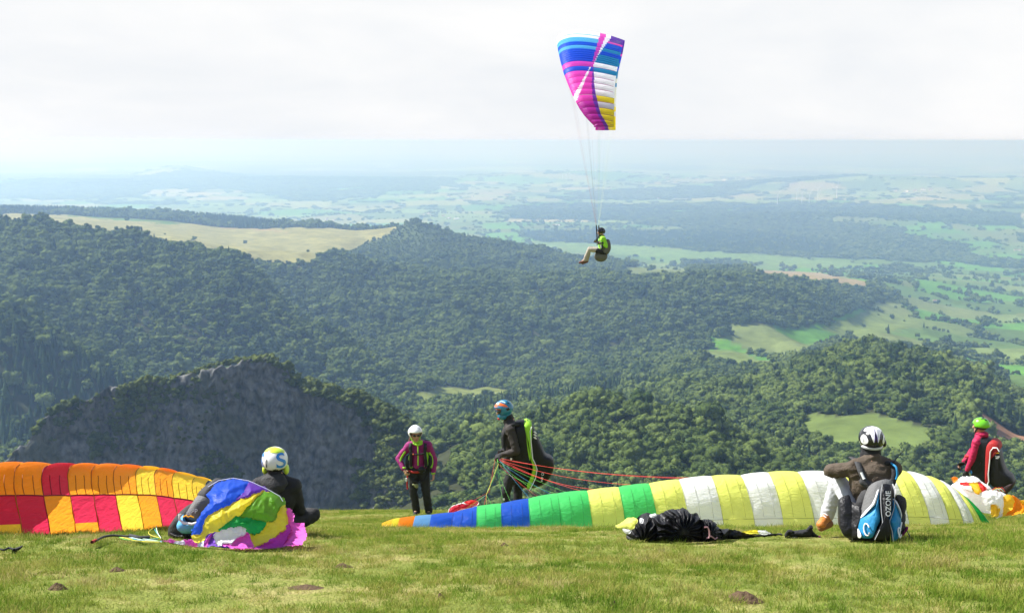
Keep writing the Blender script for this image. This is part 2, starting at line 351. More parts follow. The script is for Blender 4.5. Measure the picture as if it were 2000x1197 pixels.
cls, colr, _, _, _, _ = cover(GX.ravel(), GY.ravel(), GZ.ravel())
tm = mesh_np('terrain', np.stack([GX, GY, GZ], -1).reshape(-1, 3), grid_faces(ND, NU))
ca = tm.color_attributes.new('land', 'FLOAT_COLOR', 'POINT')
ca.data.foreach_set('color', np.concatenate([np.clip(colr, .005, .9), np.ones((NU * ND, 1))], 1).astype(np.float32).ravel())
m, t, o = mat_new('land')
at_ = nn(t, 'ShaderNodeVertexColor', layer_name='land'); ge = nn(t, 'ShaderNodeNewGeometry')
n1 = nn(t, 'ShaderNodeTexNoise'); n1.inputs['Scale'].default_value = .045; n1.inputs['Detail'].default_value = 8; n1.inputs['Roughness'].default_value = .65; t.links.new(ge.outputs['Position'], n1.inputs['Vector'])
mr = nn(t, 'ShaderNodeMapRange'); mr.inputs['From Min'].default_value = .3; mr.inputs['From Max'].default_value = .7; mr.inputs['To Min'].default_value = .72; mr.inputs['To Max'].default_value = 1.28; t.links.new(n1.outputs['Fac'], mr.inputs['Value'])
vs = nn(t, 'ShaderNodeVectorMath', operation='SCALE'); t.links.new(at_.outputs['Color'], vs.inputs[0]); t.links.new(mr.outputs[0], vs.inputs['Scale'])
df = nn(t, 'ShaderNodeBsdfDiffuse'); t.links.new(vs.outputs[0], df.inputs['Color']); t.links.new(df.outputs[0], o.inputs['Surface'])
terrain = tag(link('terrain', tm, m), kind='structure')

# ------------------------------------------------------------------ rock crag
CREST = [(-70,985,560),(-20,930,565),(0,905,568),(20,882,570),(60,848,575),(95,806,580),(130,786,584),(165,768,588),(220,750,594),(300,736,600),(380,720,606),(430,712,610),(480,704,612),(520,700,612),(545,704,612),(575,728,612),(640,752,610),(700,768,606),(760,796,600),(800,836,594),(830,882,590),(870,925,584),(910,985,580),(950,1060,576)]
cu, cd, cz = [], [], []
for px, py, d in CREST:
    p = at(px, py + (9 if px < 430 else 16 if 560 < px < 800 else 2), d); cu.append(p.x); cd.append(d); cz.append(p.z)
NC, NT = 560, 230
cx_ = np.linspace(cu[0], cu[-1], NC)
cdv = pchip(cu, cd, cx_); czv = pchip(cu, cz, cx_)
# profile across: t from front foot (0) over the crest to the back foot (1)
tt = np.linspace(0, 1, NT)
BASE = -262.0
def crag_point(X, T):
    """X lateral metres, T across parameter; returns y, z before fine relief"""
    d0 = np.interp(X, cx_, cdv); z0 = np.interp(X, cx_, czv)
    Hh = z0 - BASE
    fr = np.clip(T / .72, 0, 1)                      # front face, foot to crest
    bk = np.clip((T - .72) / .28, 0, 1)
    lean = .30 + .12 * fbm(X / 40, X * 0 + 3.3, 3, 5)
    yf = d0 - Hh * lean * (1 - fr) ** 1.25 - 5 * np.clip((fr - .93) / .07, 0, 1) * 0
    zf = BASE + Hh * fr ** .95
    y = np.where(T < .72, yf, d0 + bk * Hh * 1.15); z = np.where(T < .72, zf, z0 - Hh * bk ** 1.15)
    return y, z
XX, TT = np.meshgrid(cx_, tt)
YY, ZZ = crag_point(XX, TT)
fm = np.clip(TT / .06, 0, 1) * np.clip((.76 - TT) / .05, 0, 1)
jx = XX + 3.0 * fbm(XX / 30, ZZ / 30, 3, 7)
cols = .5 - np.abs(vnoise(jx / 2.1, ZZ / 26, 8)) + .6 * (.5 - np.abs(vnoise(jx / 4.7, ZZ / 40, 12)))
butt = fbm(jx / 26, ZZ / 75, 4, 15)
ledge = np.abs(fbm(jx / 14, ZZ / 7, 3, 18))
YY = YY - fm * (1.1 * cols + 11.0 * butt + 4.0 * ledge + 2.6 * (.5 - np.abs(fbm((jx + .5 * ZZ) / 9, (ZZ - .3 * jx) / 13, 3, 17))) + 1.2 * fbm(jx / 1.6, ZZ / 2.0, 2, 19))
ZZ = ZZ + np.clip((TT - .60) / .1, 0, 1) * np.clip((.9 - TT) / .1, 0, 1) * (2.2 * fbm(XX / 7, TT * 9, 3, 23) + 1.6 * vnoise(XX / 2.3, TT * 30, 24))
XX2 = XX + fm * 2.0 * fbm(ZZ / 9, XX / 9, 3, 28)
cm = mesh_np('rock_crag', np.stack([XX2, YY, ZZ], -1).reshape(-1, 3), grid_faces(NT, NC))
m, t, o = mat_new('trachyte rock')
ge = nn(t, 'ShaderNodeNewGeometry'); mpn = nn(t, 'ShaderNodeMapping'); mpn.inputs['Scale'].default_value = (.34, .34, .2); t.links.new(ge.outputs['Position'], mpn.inputs[0])
n1 = nn(t, 'ShaderNodeTexNoise'); n1.inputs['Scale'].default_value = 1.0; n1.inputs['Detail'].default_value = 8; t.links.new(mpn.outputs[0], n1.inputs['Vector'])
rp = nn(t, 'ShaderNodeValToRGB'); rp.color_ramp.elements[0].position = .3; rp.color_ramp.elements[0].color = (.045, .05, .053, 1)
rp.color_ramp.elements[1].position = .72; rp.color_ramp.elements[1].color = (.21, .21, .20, 1)
t.links.new(n1.outputs['Fac'], rp.inputs[0])
n4 = nn(t, 'ShaderNodeTexNoise'); n4.inputs['Scale'].default_value = .045; n4.inputs['Detail'].default_value = 6; t.links.new(ge.outputs['Position'], n4.inputs['Vector'])
r4 = nn(t, 'ShaderNodeMapRange'); r4.inputs['From Min'].default_value = .5; r4.inputs['From Max'].default_value = .62; t.links.new(n4.outputs['Fac'], r4.inputs['Value'])
mxr = nn(t, 'ShaderNodeMix', data_type='RGBA'); mxr.inputs['B'].default_value = (.075, .085, .04, 1); t.links.new(rp.outputs[0], mxr.inputs['A'])
ml = nn(t, 'ShaderNodeMath', operation='MULTIPLY'); ml.inputs[1].default_value = .55; t.links.new(r4.outputs[0], ml.inputs[0]); t.links.new(ml.outputs[0], mxr.inputs['Factor'])
bp = nn(t, 'ShaderNodeBump'); bp.inputs['Strength'].default_value = .9; bp.inputs['Distance'].default_value = 1.2; t.links.new(n1.outputs['Fac'], bp.inputs['Height'])
df = nn(t, 'ShaderNodeBsdfDiffuse'); t.links.new(mxr.outputs['Result'], df.inputs['Color']); t.links.new(bp.outputs[0], df.inputs['Normal']); t.links.new(df.outputs[0], o.inputs['Surface'])
crag = tag(link('rock_crag', cm, m), kind='structure')

# ------------------------------------------------------------------ trees
def ico(sub=1):
    bm = bmesh.new(); bmesh.ops.create_icosphere(bm, subdivisions=sub, radius=1.0)
    V = np.array([v.co[:] for v in bm.verts]); Fc = np.array([[v.index for v in f.verts] for f in bm.faces]); bm.free()
    return V, Fc
ICO1, ICF1 = ico(1); ICO2, ICF2 = ico(2); ICO3, ICF3 = ico(3)
def crown_mesh(name, seed, nl=10, leaves=330, low=.1, flat=1.0):
    g = np.random.default_rng(seed); Vs, Fs, n = [], [], 0
    def add(V, Fc):
        nonlocal n
        Vs.append(V); Fs.append(Fc + n); n += len(V)
    lob = [(np.array((0, 0, .5 * flat)), .36)]
    for k in range(nl):
        a = k * 2.4 + g.uniform(-.5, .5); h = g.uniform(low + .1, .86); rr = .33 * math.sqrt(max(0, 1 - ((h - .42) / .62) ** 2)) * g.uniform(.75, 1.15)
        lob.append((np.array((rr * math.cos(a), rr * math.sin(a), h * flat)), g.uniform(.15, .25)))
    for c, r in lob:
        V = ICO1 * (1 + g.uniform(-.22, .22, (len(ICO1), 1))) * r * np.array((1, 1, .85)) + c
        add(V, ICF1)
    for k in range(leaves):
        c, r = lob[g.integers(1, len(lob))] if g.random() < .85 else lob[0]
        d = g.normal(size=3); d[2] = abs(d[2]) * .9 - .25 * g.random(); d /= np.linalg.norm(d)
        p = c + d * r * g.uniform(.92, 1.22) * np.array((1, 1, .85))
        nrm = d + g.normal(size=3) * .55; nrm /= np.linalg.norm(nrm)
        t1 = np.cross(nrm, g.normal(size=3)); t1 /= np.linalg.norm(t1); t2 = np.cross(nrm, t1)
        s = g.uniform(.03, .065)
        q = np.array([p - t1 * s - t2 * s * .6, p + t1 * s * 1.1 - t2 * s * .4, p + t1 * s * .3 + t2 * s])
        add(q, np.array([[0, 1, 2]]))
    me = mesh_np(name, np.concatenate(Vs), np.concatenate(Fs), smooth=False)
    me.materials.append(M_LEAF); return me
def spruce_mesh(name, seed, tiers=9):
    g = np.random.default_rng(seed); V, Fc = [], []
    for k in range(tiers):
        z = .06 + .9 * k / tiers; r = .40 * (1 - k / tiers) ** .85 + .012; nb = 9 if k < 6 else 6
        for b in range(nb):
            a = 2 * math.pi * b / nb + g.uniform(-.25, .25) + k * .7; rr = r * g.uniform(.7, 1.15)
            ca, sa = math.cos(a), math.sin(a); w = rr * .42
            i = len(V)
            V += [(0, 0, z + .13), (rr * ca, rr * sa, z - .05 * g.uniform(.5, 1.4)), (rr * .62 * ca - w * sa, rr * .62 * sa + w * ca, z - .03), (rr * .62 * ca + w * sa, rr * .62 * sa - w * ca, z - .03), (rr*.5*ca, rr*.5*sa, z + .035)]
            Fc += [(i, i + 2, i + 4), (i + 2, i + 1, i + 4), (i + 1, i + 3, i + 4), (i + 3, i, i + 4)]
    me = mesh_np(name, np.array(V), np.array(Fc), smooth=False); me.materials.append(M_NEEDLE); return me
def trunk_mesh(name, h, r, limbs=4, seed=1):
    g = np.random.default_rng(seed); V, Fc = [], []
    def tube(p0, p1, r0, r1, n=6):
        d = np.array(p1) - np.array(p0); d = d / np.linalg.norm(d); a = np.cross(d, (.3, .9, .1)); a /= np.linalg.norm(a); b = np.cross(d, a); i = len(V)
        for p, rr in ((p0, r0), (p1, r1)):
            for k in range(n):
                an = 2 * math.pi * k / n; V.append(np.array(p) + rr * (math.cos(an) * a + math.sin(an) * b))
        for k in range(n): Fc.append((i + k, i + (k + 1) % n, i + n + (k + 1) % n, i + n + k))
    tube((0, 0, -.06), (0.01, 0, h), r, r * .5)
    for k in range(limbs):
        a = k * 2.1 + g.uniform(-.4, .4); z = h * g.uniform(.45, .85)
        tube((0, 0, z), (.22 * math.cos(a), .22 * math.sin(a), z + .2), r * .45, r * .15)
    me = mesh_np(name, np.array(V), np.array(Fc)); me.materials.append(M_BARK); return me
CROWNS = [crown_mesh('crown', 100 + k, nl=8 + k % 4, leaves=300, flat=[1, .9, 1.1, 1.0, .85][k]) for k in range(5)]
SPRUCES = [spruce_mesh('crown', 200 + k, 8 + k) for k in range(3)]
TRUNK_B = trunk_mesh('trunk', .45, .035, 4, 3); TRUNK_S = trunk_mesh('trunk', .9, .022, 0, 4)
BUSH = crown_mesh('bush', 140, nl=6, leaves=160, low=-.1, flat=.7); BUSH.materials.clear(); BUSH.materials.append(M_SCRUB)

cand = []     # x, y, z, kind(0 broadleaf,1 spruce), diameter, height
def scatter(d0, d1, spacing, dia, jit=.45):
    """jittered grid of candidate tree positions in the view wedge"""
    xs = np.arange(-d1 * .56, d1 * .56, spacing); ys = np.arange(d0, d1, spacing)
    X, Y = np.meshgrid(xs, ys); X = X.ravel() + rng.uniform(-jit, jit, X.size) * spacing; Y = Y.ravel() + rng.uniform(-jit, jit, Y.size) * spacing
    k = np.abs(X) < .5 * Y + 15; X, Y = X[k], Y[k]
    Z = height(X, Y)
    c, _, hg, con, px, py = cover(X, Y, Z)
    # keep the trees off cover edges: the crown needs forest on its downhill/near side
    r = rng.random(X.size)
    isf = (c == FOREST) | hg
    scr = (c == SCRUB) & (r < .9)
    lone = (c == MEADOW) & ~hg & (r < np.where((Y < 3450) & (px < 830), .0007, .0022)) & (Y > 1200)
    gap = (fbm(X / 26, Y / 26, 3, 131) > .42) & (Y < 3000)
    keep = (isf & ~(gap & (r < .75))) | scr | lone
    keep &= ~(hg & (rng.random(X.size) < .15))
    kind = (rng.random(X.size) < np.maximum(con, .035)).astype(int)
    size = dia * np.exp(rng.normal(0, .31, X.size)) * np.where(kind == 1, .8, 1) * np.where(scr, .5, 1) * (1 + .25 * fbm(X / 70, Y / 70, 2, 91))
    hgt = np.where(kind == 1, size * rng.uniform(1.25, 1.75, X.size), size * rng.uniform(.75, 1.2, X.size))
    a = np.stack([X, Y, Z, kind, size, hgt, px, py], 1)[keep]
    cand.append(a)
scatter(470, 1050, 6.3, 8.6)
scatter(1050, 1900, 6.8, 9.0)
scatter(1900, 3000, 7.6, 9.6)
scatter(3000, 5000, 10.5, 12.0)
scatter(5000, 9000, 18.0, 18.0)
scatter(9000, 17000, 46.0, 52.0)
T = np.concatenate(cand)
far = T[:, 1] > 9000
T[far, 5] *= .32
mid = (T[:, 1] > 5000) & ~far
T[mid, 5] *= np.where(T[mid, 3] == 1, .5, .75)
T[:, 5] = np.minimum(T[:, 5], np.where(T[:, 3] == 1, 21.0, 26.0))
# drop trees standing inside the crag or in the near gully
inside_crag = (T[:, 0] > cu[0]) & (T[:, 0] < cu[-1]) & (T[:, 1] > 500) & (T[:, 1] < 700) & (T[:, 2] < np.interp(T[:, 0], cx_, czv) - 5)
T = T[~inside_crag & ~((T[:, 6] < 800) & (T[:, 1] < 590))]
# what the launch site sees: running skyline along each bearing
ang = GZ / GY; sky_run = np.maximum.accumulate(ang, 0)
def visible(A):
    u = np.clip(((A[:, 0] / A[:, 1]) + UMAX) / (2 * UMAX) * (NU - 1), 0, NU - 1).astype(int)
    v = np.clip((np.log(A[:, 1]) - lD[0]) / (lD[-1] - lD[0]) * (ND - 1) - 1, 0, ND - 1).astype(int)
    top = (A[:, 2] + A[:, 5]) / A[:, 1]
    pxt, pyt = proj(A[:, 0], A[:, 1], A[:, 2] + A[:, 5])
    ok = (top > sky_run[v, u] + 1e-3) & (pxt > 0) & (pxt < 2000) & (pyt < 985)
    cr_ = np.interp(pxt, [c[0] for c in CREST], [c[1] for c in CREST])
    ok &= ~((pxt < 940) & (pyt > cr_ - 4) & (A[:, 1] > 560))
    ok &= ~((pxt > 1340) & (pyt > 915)) & ~((pxt > 840) & (pyt > 960))
    return ok
vis = visible(T)
sizepx = T[:, 4] / T[:, 1]
single = np.zeros(len(T), bool)
for kd in (0, 1):
    k = np.where(vis & (T[:, 3] == kd))[0]
    k = k[np.argsort(-sizepx[k])][:300]
    single[k] = True

ZONES = {0: [(905, 'above the folded red and white wing tip'), (1005, 'just behind the person with the goggles'), (1110, 'above the red suspension lines'), (1230, 'above the green and lemon panels'), (1340, 'above the black bundle'), (1470, 'behind the white middle panels of the long wing'), (1600, 'left of the small hillside clearing'), (1750, 'behind the seated person in brown'), (1860, 'between the seated person and the green helmet'), (2600, 'behind the person with the green helmet')],
 1: [(905, 'above the tree covered shoulder of the crag'), (1110, 'near the dark conifer row in the valley'), (1340, 'on the low saddle left of the hilltop'), (1500, 'on the left flank of the hilltop'), (1640, 'on the rounded hilltop above the clearing'), (1770, 'just right of the hilltop'), (1880, 'near the bare reddish soil track'), (2600, 'on the right flank by the soil track')],
 2: [(250, 'on the dark slope at the far left'), (520, 'above the rocky crag summit'), (760, 'above the right shoulder of the crag'), (1050, 'beside the small valley meadow'), (1330, 'below the flying pilot'), (2600, 'by the green fields at the right')]}
def tree_label(kind, px, py, d, s):
    conif = kind == 1
    size = 'large' if s > 12.5 else 'small' if s < 10 else 'middling'
    a = f'{size} narrow dark spruce' if conif else f'{size} round leafy tree'
    zn = 0 if d < 720 else 1 if d < 1060 else 2
    base = ('front hill', 'second hill', 'far slope')[zn]
    w = next(t_ for lim, t_ in ZONES[zn] if px < lim)
    return f'{a} {w}', f'{size} {"spruces" if conif else "leafy trees"} {w}'
first = {}
crown_src, spruce_src = [], []
for i in np.where(single)[0]:
    x, y, z, kd, s, h, px, py = T[i]; kd = int(kd)
    lab, grp = tree_label(kd, px, py, y, s)
    rt = empty('spruce_tree' if kd else 'broadleaf_tree', (x, y, z - .3), random.uniform(0, 6.28), lab, 'tree', grp)
    rt.scale = (s, s, h)
    me = random.choice(SPRUCES if kd else CROWNS)
    c = bpy.data.objects.new('crown', me); COL.objects.link(c); c.parent = rt
    tr_ = bpy.data.objects.new('trunk', TRUNK_S if kd else TRUNK_B); COL.objects.link(tr_); tr_.parent = rt
    src = spruce_src if kd else crown_src
    if all(q.data is not me for q in src): src.append(c)
def instancer(name, P, rot, scl, idx, sources, mat=None):
    me = bpy.data.meshes.new(name); me.from_pydata([], [], []); me.vertices.add(len(P)); me.vertices.foreach_set('co', np.asarray(P, np.float32).ravel())
    a = me.attributes.new('rot', 'FLOAT', 'POINT'); a.data.foreach_set('value', np.asarray(rot, np.float32))
    a = me.attributes.new('scl', 'FLOAT_VECTOR', 'POINT'); a.data.foreach_set('vector', np.asarray(scl, np.float32).ravel())
    a = me.attributes.new('idx', 'INT', 'POINT'); a.data.foreach_set('value', np.asarray(idx, np.int32))
    me.update()
    ob = link(name, me); ob['kind'] = 'stuff'
    ng = bpy.data.node_groups.new(name, 'GeometryNodeTree')
    ng.interface.new_socket('Geometry', in_out='INPUT', socket_type='NodeSocketGeometry'); ng.interface.new_socket('Geometry', in_out='OUTPUT', socket_type='NodeSocketGeometry')
    gi = ng.nodes.new('NodeGroupInput'); go = ng.nodes.new('NodeGroupOutput'); ip = ng.nodes.new('GeometryNodeInstanceOnPoints'); jn = ng.nodes.new('GeometryNodeJoinGeometry')
    for s in sources:
        oi = ng.nodes.new('GeometryNodeObjectInfo'); oi.inputs['Object'].default_value = s; oi.inputs['As Instance'].default_value = True; oi.transform_space = 'ORIGINAL'
        ng.links.new(oi.outputs['Geometry'], jn.inputs[0])
    def na(nm, ty):
        n = ng.nodes.new('GeometryNodeInputNamedAttribute'); n.data_type = ty; n.inputs['Name'].default_value = nm
        return n.outputs['Attribute']
    cb = ng.nodes.new('ShaderNodeCombineXYZ'); ng.links.new(na('rot', 'FLOAT'), cb.inputs['Z'])
    ng.links.new(gi.outputs[0], ip.inputs['Points']); ng.links.new(jn.outputs[0], ip.inputs['Instance']); ip.inputs['Pick Instance'].default_value = True
    ng.links.new(na('idx', 'INT'), ip.inputs['Instance Index']); ng.links.new(cb.outputs[0], ip.inputs['Rotation']); ng.links.new(na('scl', 'FLOAT_VECTOR'), ip.inputs['Scale'])
    ng.links.new(ip.outputs[0], go.inputs[0])
    md = ob.modifiers.new('scatter', 'NODES'); md.node_group = ng
    return ob
rest = ~single & ((T[:, 1] < 700) | vis | (rng.random(len(T)) < .5))
for kd, nm, src in ((0, 'broadleaf_forest', crown_src), (1, 'spruce_forest', spruce_src)):
    A = T[rest & (T[:, 3] == kd)]
    P = A[:, :3].copy(); P[:, 2] -= .3
    instancer(nm, P, rng.uniform(0, 6.28, len(A)), np.stack([A[:, 4], A[:, 4], A[:, 5]], 1), rng.integers(0, len(src), len(A)), src)
# shrubs and small trees growing on the crag, some added over its lit right flank
bx, bt = [], []
def on_crag(n, poly, smin, smax):
    k = 0; out_ = []
    while k < n:
        px = random.uniform(min(p[0] for p in poly), max(p[0] for p in poly)); py = random.uniform(min(p[1] for p in poly), max(p[1] for p in poly))
        if not inpoly(np.array([px]), np.array([py]), poly)[0]: continue
        k += 1
        # nearest crag vertex at that pixel
        j = int(np.argmin((CPX - px) ** 2 + (CPY - py) ** 2)); out_.append((*CV[j], random.uniform(smin, smax)))
    return out_
sub = slice(0, int(NT * .74))
CV = np.stack([XX2, YY, ZZ], -1)[sub, ::3].reshape(-1, 3); CPX, CPY = proj(CV[:, 0], CV[:, 1], CV[:, 2])
B = []
B += on_crag(150, [(560,712),(600,735),(700,766),(770,792),(800,830),(810,870),(740,830),(660,790),(600,770),(565,740)], 4, 7.5)
B += on_crag(120, [(230,760),(290,745),(285,790),(262,850),(230,890),(180,900),(170,860),(215,820)], 2.5, 6)
B += on_crag(60, [(270,740),(330,735),(360,770),(330,800),(280,800)], 2.5, 5)
B += on_crag(70, [(380,905),(410,880),(440,895),(480,930),(450,950),(390,940)], 2, 4.5)
B += on_crag(40, [(95,830),(160,780),(170,800),(120,850)], 1.5, 3.5)
B += on_crag(170, [(700,815),(800,850),(850,890),(930,985),(940,1010),(800,1010),(760,930)], 4.5, 8)  # added bushes: cover pale lit rock, standing in for the dark shaded cliff
B += on_crag(60, [(790,850),(830,890),(880,950),(860,980),(800,930)], 2.5, 6)
B += on_crag(110, [(690,900),(760,900),(830,940),(840,1010),(690,1010)], 4, 7)  # more bushes added to hide the lit scree at the cliff foot
B += on_crag(220, [(120,800),(400,730),(480,760),(400,860),(200,900)], 1.2, 3.2)
for px in np.arange(-40, 580, 1.6):           # hanging along the brow and down the back
    x = (px - 1000) / F * 600; zc = np.interp(x, cx_, czv); dc = np.interp(x, cx_, cdv)
    if random.random() < (.86 if px > 215 else .12): B.append((x * dc / 600 + random.uniform(-.5, .5), dc + random.uniform(-1, 9), zc - random.uniform(.5, 2), random.uniform(1.5, 3.2) * (1.5 if px > 430 else 1)))
for px in np.arange(575, 800, 1.0):
    x = (px - 1000) / F * 604; zc = np.interp(x, cx_, czv); dc = np.interp(x, cx_, cdv)
    B.append((x, dc + random.uniform(-3, 14), zc - random.uniform(1, 3), random.uniform(3.5, 6.2)))
for k in range(260):                           # slope behind the left foot
    px = random.uniform(-60, 120); d = random.uniform(575, 660); x = (px - 1000) / F * d; T_ = .72 + (d - np.interp(x, cx_, cdv)) / (np.interp(x, cx_, czv) - BASE) / 1.15 * .28
    yy, zz = crag_point(np.array([x]), np.array([min(max(T_, .72), 1)])); B.append((x, float(yy[0]), float(zz[0]) - .5, random.uniform(4, 7)))
B = np.array(B)
bush_o = None
# ------------------------------------------------------------------ launch meadow
GT = [(-70,8),(-20,1.2),(-8,-.35),(0,-1.35),(3,-1.85),(5,-2.28),(7,-2.72),(8.5,-3.03),(10.5,-3.47),(12,-3.89),(14,-4.48),(16,-5.10),(19,-5.97),(22,-6.80),(25,-7.66),(26.5,-8.12),(28,-8.75),(30,-9.9),(33,-12.2),(40,-19),(60,-42),(90,-80)]
gty = [a for a, b in GT]; gtz = [b for a, b in GT]
def ground(x, y):
    x = np.asarray(x, float); y = np.asarray(y, float)
    return pchip(gty, gtz, y) + .035 * fbm(x / 1.3, y / 1.3, 3, 201) + .012 * vnoise(x / .22, y / .22, 207) + .04 * vnoise(x / 9 + 3, y / 9, 209) * np.clip((y - 3) / 5, 0, 1)
def gz(x, y): return float(ground(np.array([x]), np.array([y]))[0])
def gpt(px, d, dz=0.0):
    """ground point below the bearing of photo column px at depth d"""
    x = (px - 1000) / F * d * 1.035
    for _ in range(4):
        z = gz(x, d); x = at(px, 598.5 - F * ((d * SP + z * CP) / (d * CP - z * SP)), d).x
    return Vector((x, d, z + dz))
def ghit(px, py):
    d = 4.0
    while d < 26:
        p = at(px, py, d)
        if p.z <= gz(p.x, d): return p
        d += .05
    return at(px, py, 24)
xs = np.unique(np.concatenate([np.linspace(-90, -15, 16), np.linspace(-15, 15, 230), np.linspace(15, 90, 16)]))
ys = np.unique(np.concatenate([np.linspace(-70, 4, 30), np.linspace(4, 31, 230), np.linspace(31, 90, 26)]))
X, Y = np.meshgrid(xs, ys)
gm = mesh_np('launch_meadow', np.stack([X, Y, ground(X, Y)], -1).reshape(-1, 3), grid_faces(len(ys), len(xs)))
m, t, o = mat_new('turf soil')
ge = nn(t, 'ShaderNodeNewGeometry'); n1 = nn(t, 'ShaderNodeTexNoise'); n1.inputs['Scale'].default_value = 1.6; n1.inputs['Detail'].default_value = 8; n1.inputs['Roughness'].default_value = .68; t.links.new(ge.outputs['Position'], n1.inputs['Vector'])
rp = nn(t, 'ShaderNodeValToRGB'); e = rp.color_ramp.elements; e[0].position = .34; e[0].color = (.14, .175, .04, 1); e[1].position = .66; e[1].color = (.34, .30, .12, 1)
k = e.new(.5); k.color = (.21, .235, .06, 1); t.links.new(n1.outputs['Fac'], rp.inputs[0])
bp = nn(t, 'ShaderNodeBump'); bp.inputs['Strength'].default_value = .8; bp.inputs['Distance'].default_value = .05; n2 = nn(t, 'ShaderNodeTexNoise'); n2.inputs['Scale'].default_value = 38; n2.inputs['Detail'].default_value = 5
t.links.new(ge.outputs['Position'], n2.inputs['Vector']); t.links.new(n2.outputs['Fac'], bp.inputs['Height'])
df = nn(t, 'ShaderNodeBsdfDiffuse'); t.links.new(rp.outputs[0], df.inputs['Color']); t.links.new(bp.outputs[0], df.inputs['Normal']); t.links.new(df.outputs[0], o.inputs['Surface'])
meadow = tag(link('launch_meadow', gm, m), kind='structure')
# grass blades
def mat_grass(name, ramp, sc):
    m, t, o = mat_new(name)
    oi = nn(t, 'ShaderNodeObjectInfo'); s = nn(t, 'ShaderNodeVectorMath', operation='SCALE'); s.inputs['Scale'].default_value = sc; t.links.new(oi.outputs['Location'], s.inputs[0])
    nz = nn(t, 'ShaderNodeTexNoise'); nz.inputs['Scale'].default_value = 1; nz.inputs['Detail'].default_value = 5; nz.inputs['Roughness'].default_value = .6; t.links.new(s.outputs[0], nz.inputs['Vector'])
    a = nn(t, 'ShaderNodeMath', operation='MULTIPLY_ADD'); a.inputs[1].default_value = .34; t.links.new(oi.outputs['Random'], a.inputs[0])
    b = nn(t, 'ShaderNodeMath', operation='SUBTRACT'); b.inputs[1].default_value = .17; t.links.new(nz.outputs['Fac'], b.inputs[0]); t.links.new(b.outputs[0], a.inputs[2])
    rp = nn(t, 'ShaderNodeValToRGB'); e = rp.color_ramp.elements
    e[0].position, e[0].color = ramp[0][0], (*ramp[0][1], 1); e[1].position, e[1].color = ramp[-1][0], (*ramp[-1][1], 1)
    for p, c in ramp[1:-1]: k = e.new(p); k.color = (*c, 1)
    t.links.new(a.outputs[0], rp.inputs[0])
    d = nn(t, 'ShaderNodeBsdfDiffuse'); tr = nn(t, 'ShaderNodeBsdfTranslucent'); ms = nn(t, 'ShaderNodeMixShader'); ms.inputs[0].default_value = .35
    for q in (d, tr): t.links.new(rp.outputs[0], q.inputs['Color'])
    t.links.new(d.outputs[0], ms.inputs[1]); t.links.new(tr.outputs[0], ms.inputs[2]); t.links.new(ms.outputs[0], o.inputs['Surface'])
    return m
M_GRASS = mat_grass('grass blades', [(.24, (.085, .17, .018)), (.38, (.15, .245, .028)), (.51, (.25, .30, .05)), (.64, (.38, .345, .10)), (.80, (.48, .41, .19))], 1.3)
def tuft_mesh(seed, n, rad, h0, h1, w, lean):
    g = np.random.default_rng(seed); V, Fc = [], []
    for _ in range(n):
        a = g.uniform(0, 6.28); r = rad * math.sqrt(g.random()); x, y = r * math.cos(a), r * math.sin(a)
        b = g.uniform(0, 6.28); h = g.uniform(h0, h1); l = h * g.uniform(.2, lean); dx, dy = l * math.cos(b), l * math.sin(b)
        c = g.uniform(0, 6.28); wx, wy = w * math.cos(c), w * math.sin(c); i = len(V)
        V += [(x - wx, y - wy, -.01), (x + wx, y + wy, -.01), (x + dx * .4 + wx * .7, y + dy * .4 + wy * .7, h * .6), (x + dx * .4 - wx * .7, y + dy * .4 - wy * .7, h * .6), (x + dx, y + dy, h * .95)]
        Fc += [(i, i + 1, i + 2), (i, i + 2, i + 3), (i + 3, i + 2, i + 4)]
    me = mesh_np('grass_tuft', np.array(V), np.array(Fc), smooth=False); me.materials.append(M_GRASS); return me
TUFTS = [tuft_mesh(300, 50, .085, .015, .045, .002, 1.6), tuft_mesh(301, 50, .09, .012, .035, .002, 2.2), tuft_mesh(302, 44, .07, .02, .055, .002, 1.1), tuft_mesh(303, 34, .1, .01, .03, .0022, 2.8), tuft_mesh(304, 10, .1, .04, .10, .0014, 1.6)]
src = []
for k, tf in enumerate(TUFTS):
    p = ghit([150, 640, 1100, 1650, 1900][k], [1125, 1120, 1100, 1090, 1130][k])
    q = tag(link('grass_tuft', tf), kind='stuff')
    q.location = (p.x, p.y, gz(p.x, p.y)); src.append(q)
n = 95000
y = 5.2 + (28.4 - 5.2) * rng.random(n) ** .72; x = (rng.random(n) * 2 - 1) * (.47 * y + 1.6)
pn = fbm(x / .75, y / 1.0, 3, 221); pl = fbm(x / 2.2, y / 2.2, 3, 225)
kp = rng.random(n) < np.clip(.78 + .9 * pn, .12, 1)
x, y, pn, pl = x[kp], y[kp], pn[kp], pl[kp]
sc = np.clip(.85 + .7 * pl + .5 * pn, .4, 1.7) * rng.uniform(.6, 1.15, len(x))
ix = np.where(rng.random(len(x)) < .10, 4, rng.integers(0, 4, len(x)))
instancer('grass', np.stack([x, y, ground(x, y)], 1), rng.uniform(0, 6.28, len(x)), np.stack([sc ** .5, sc ** .5, sc], 1), ix, src)
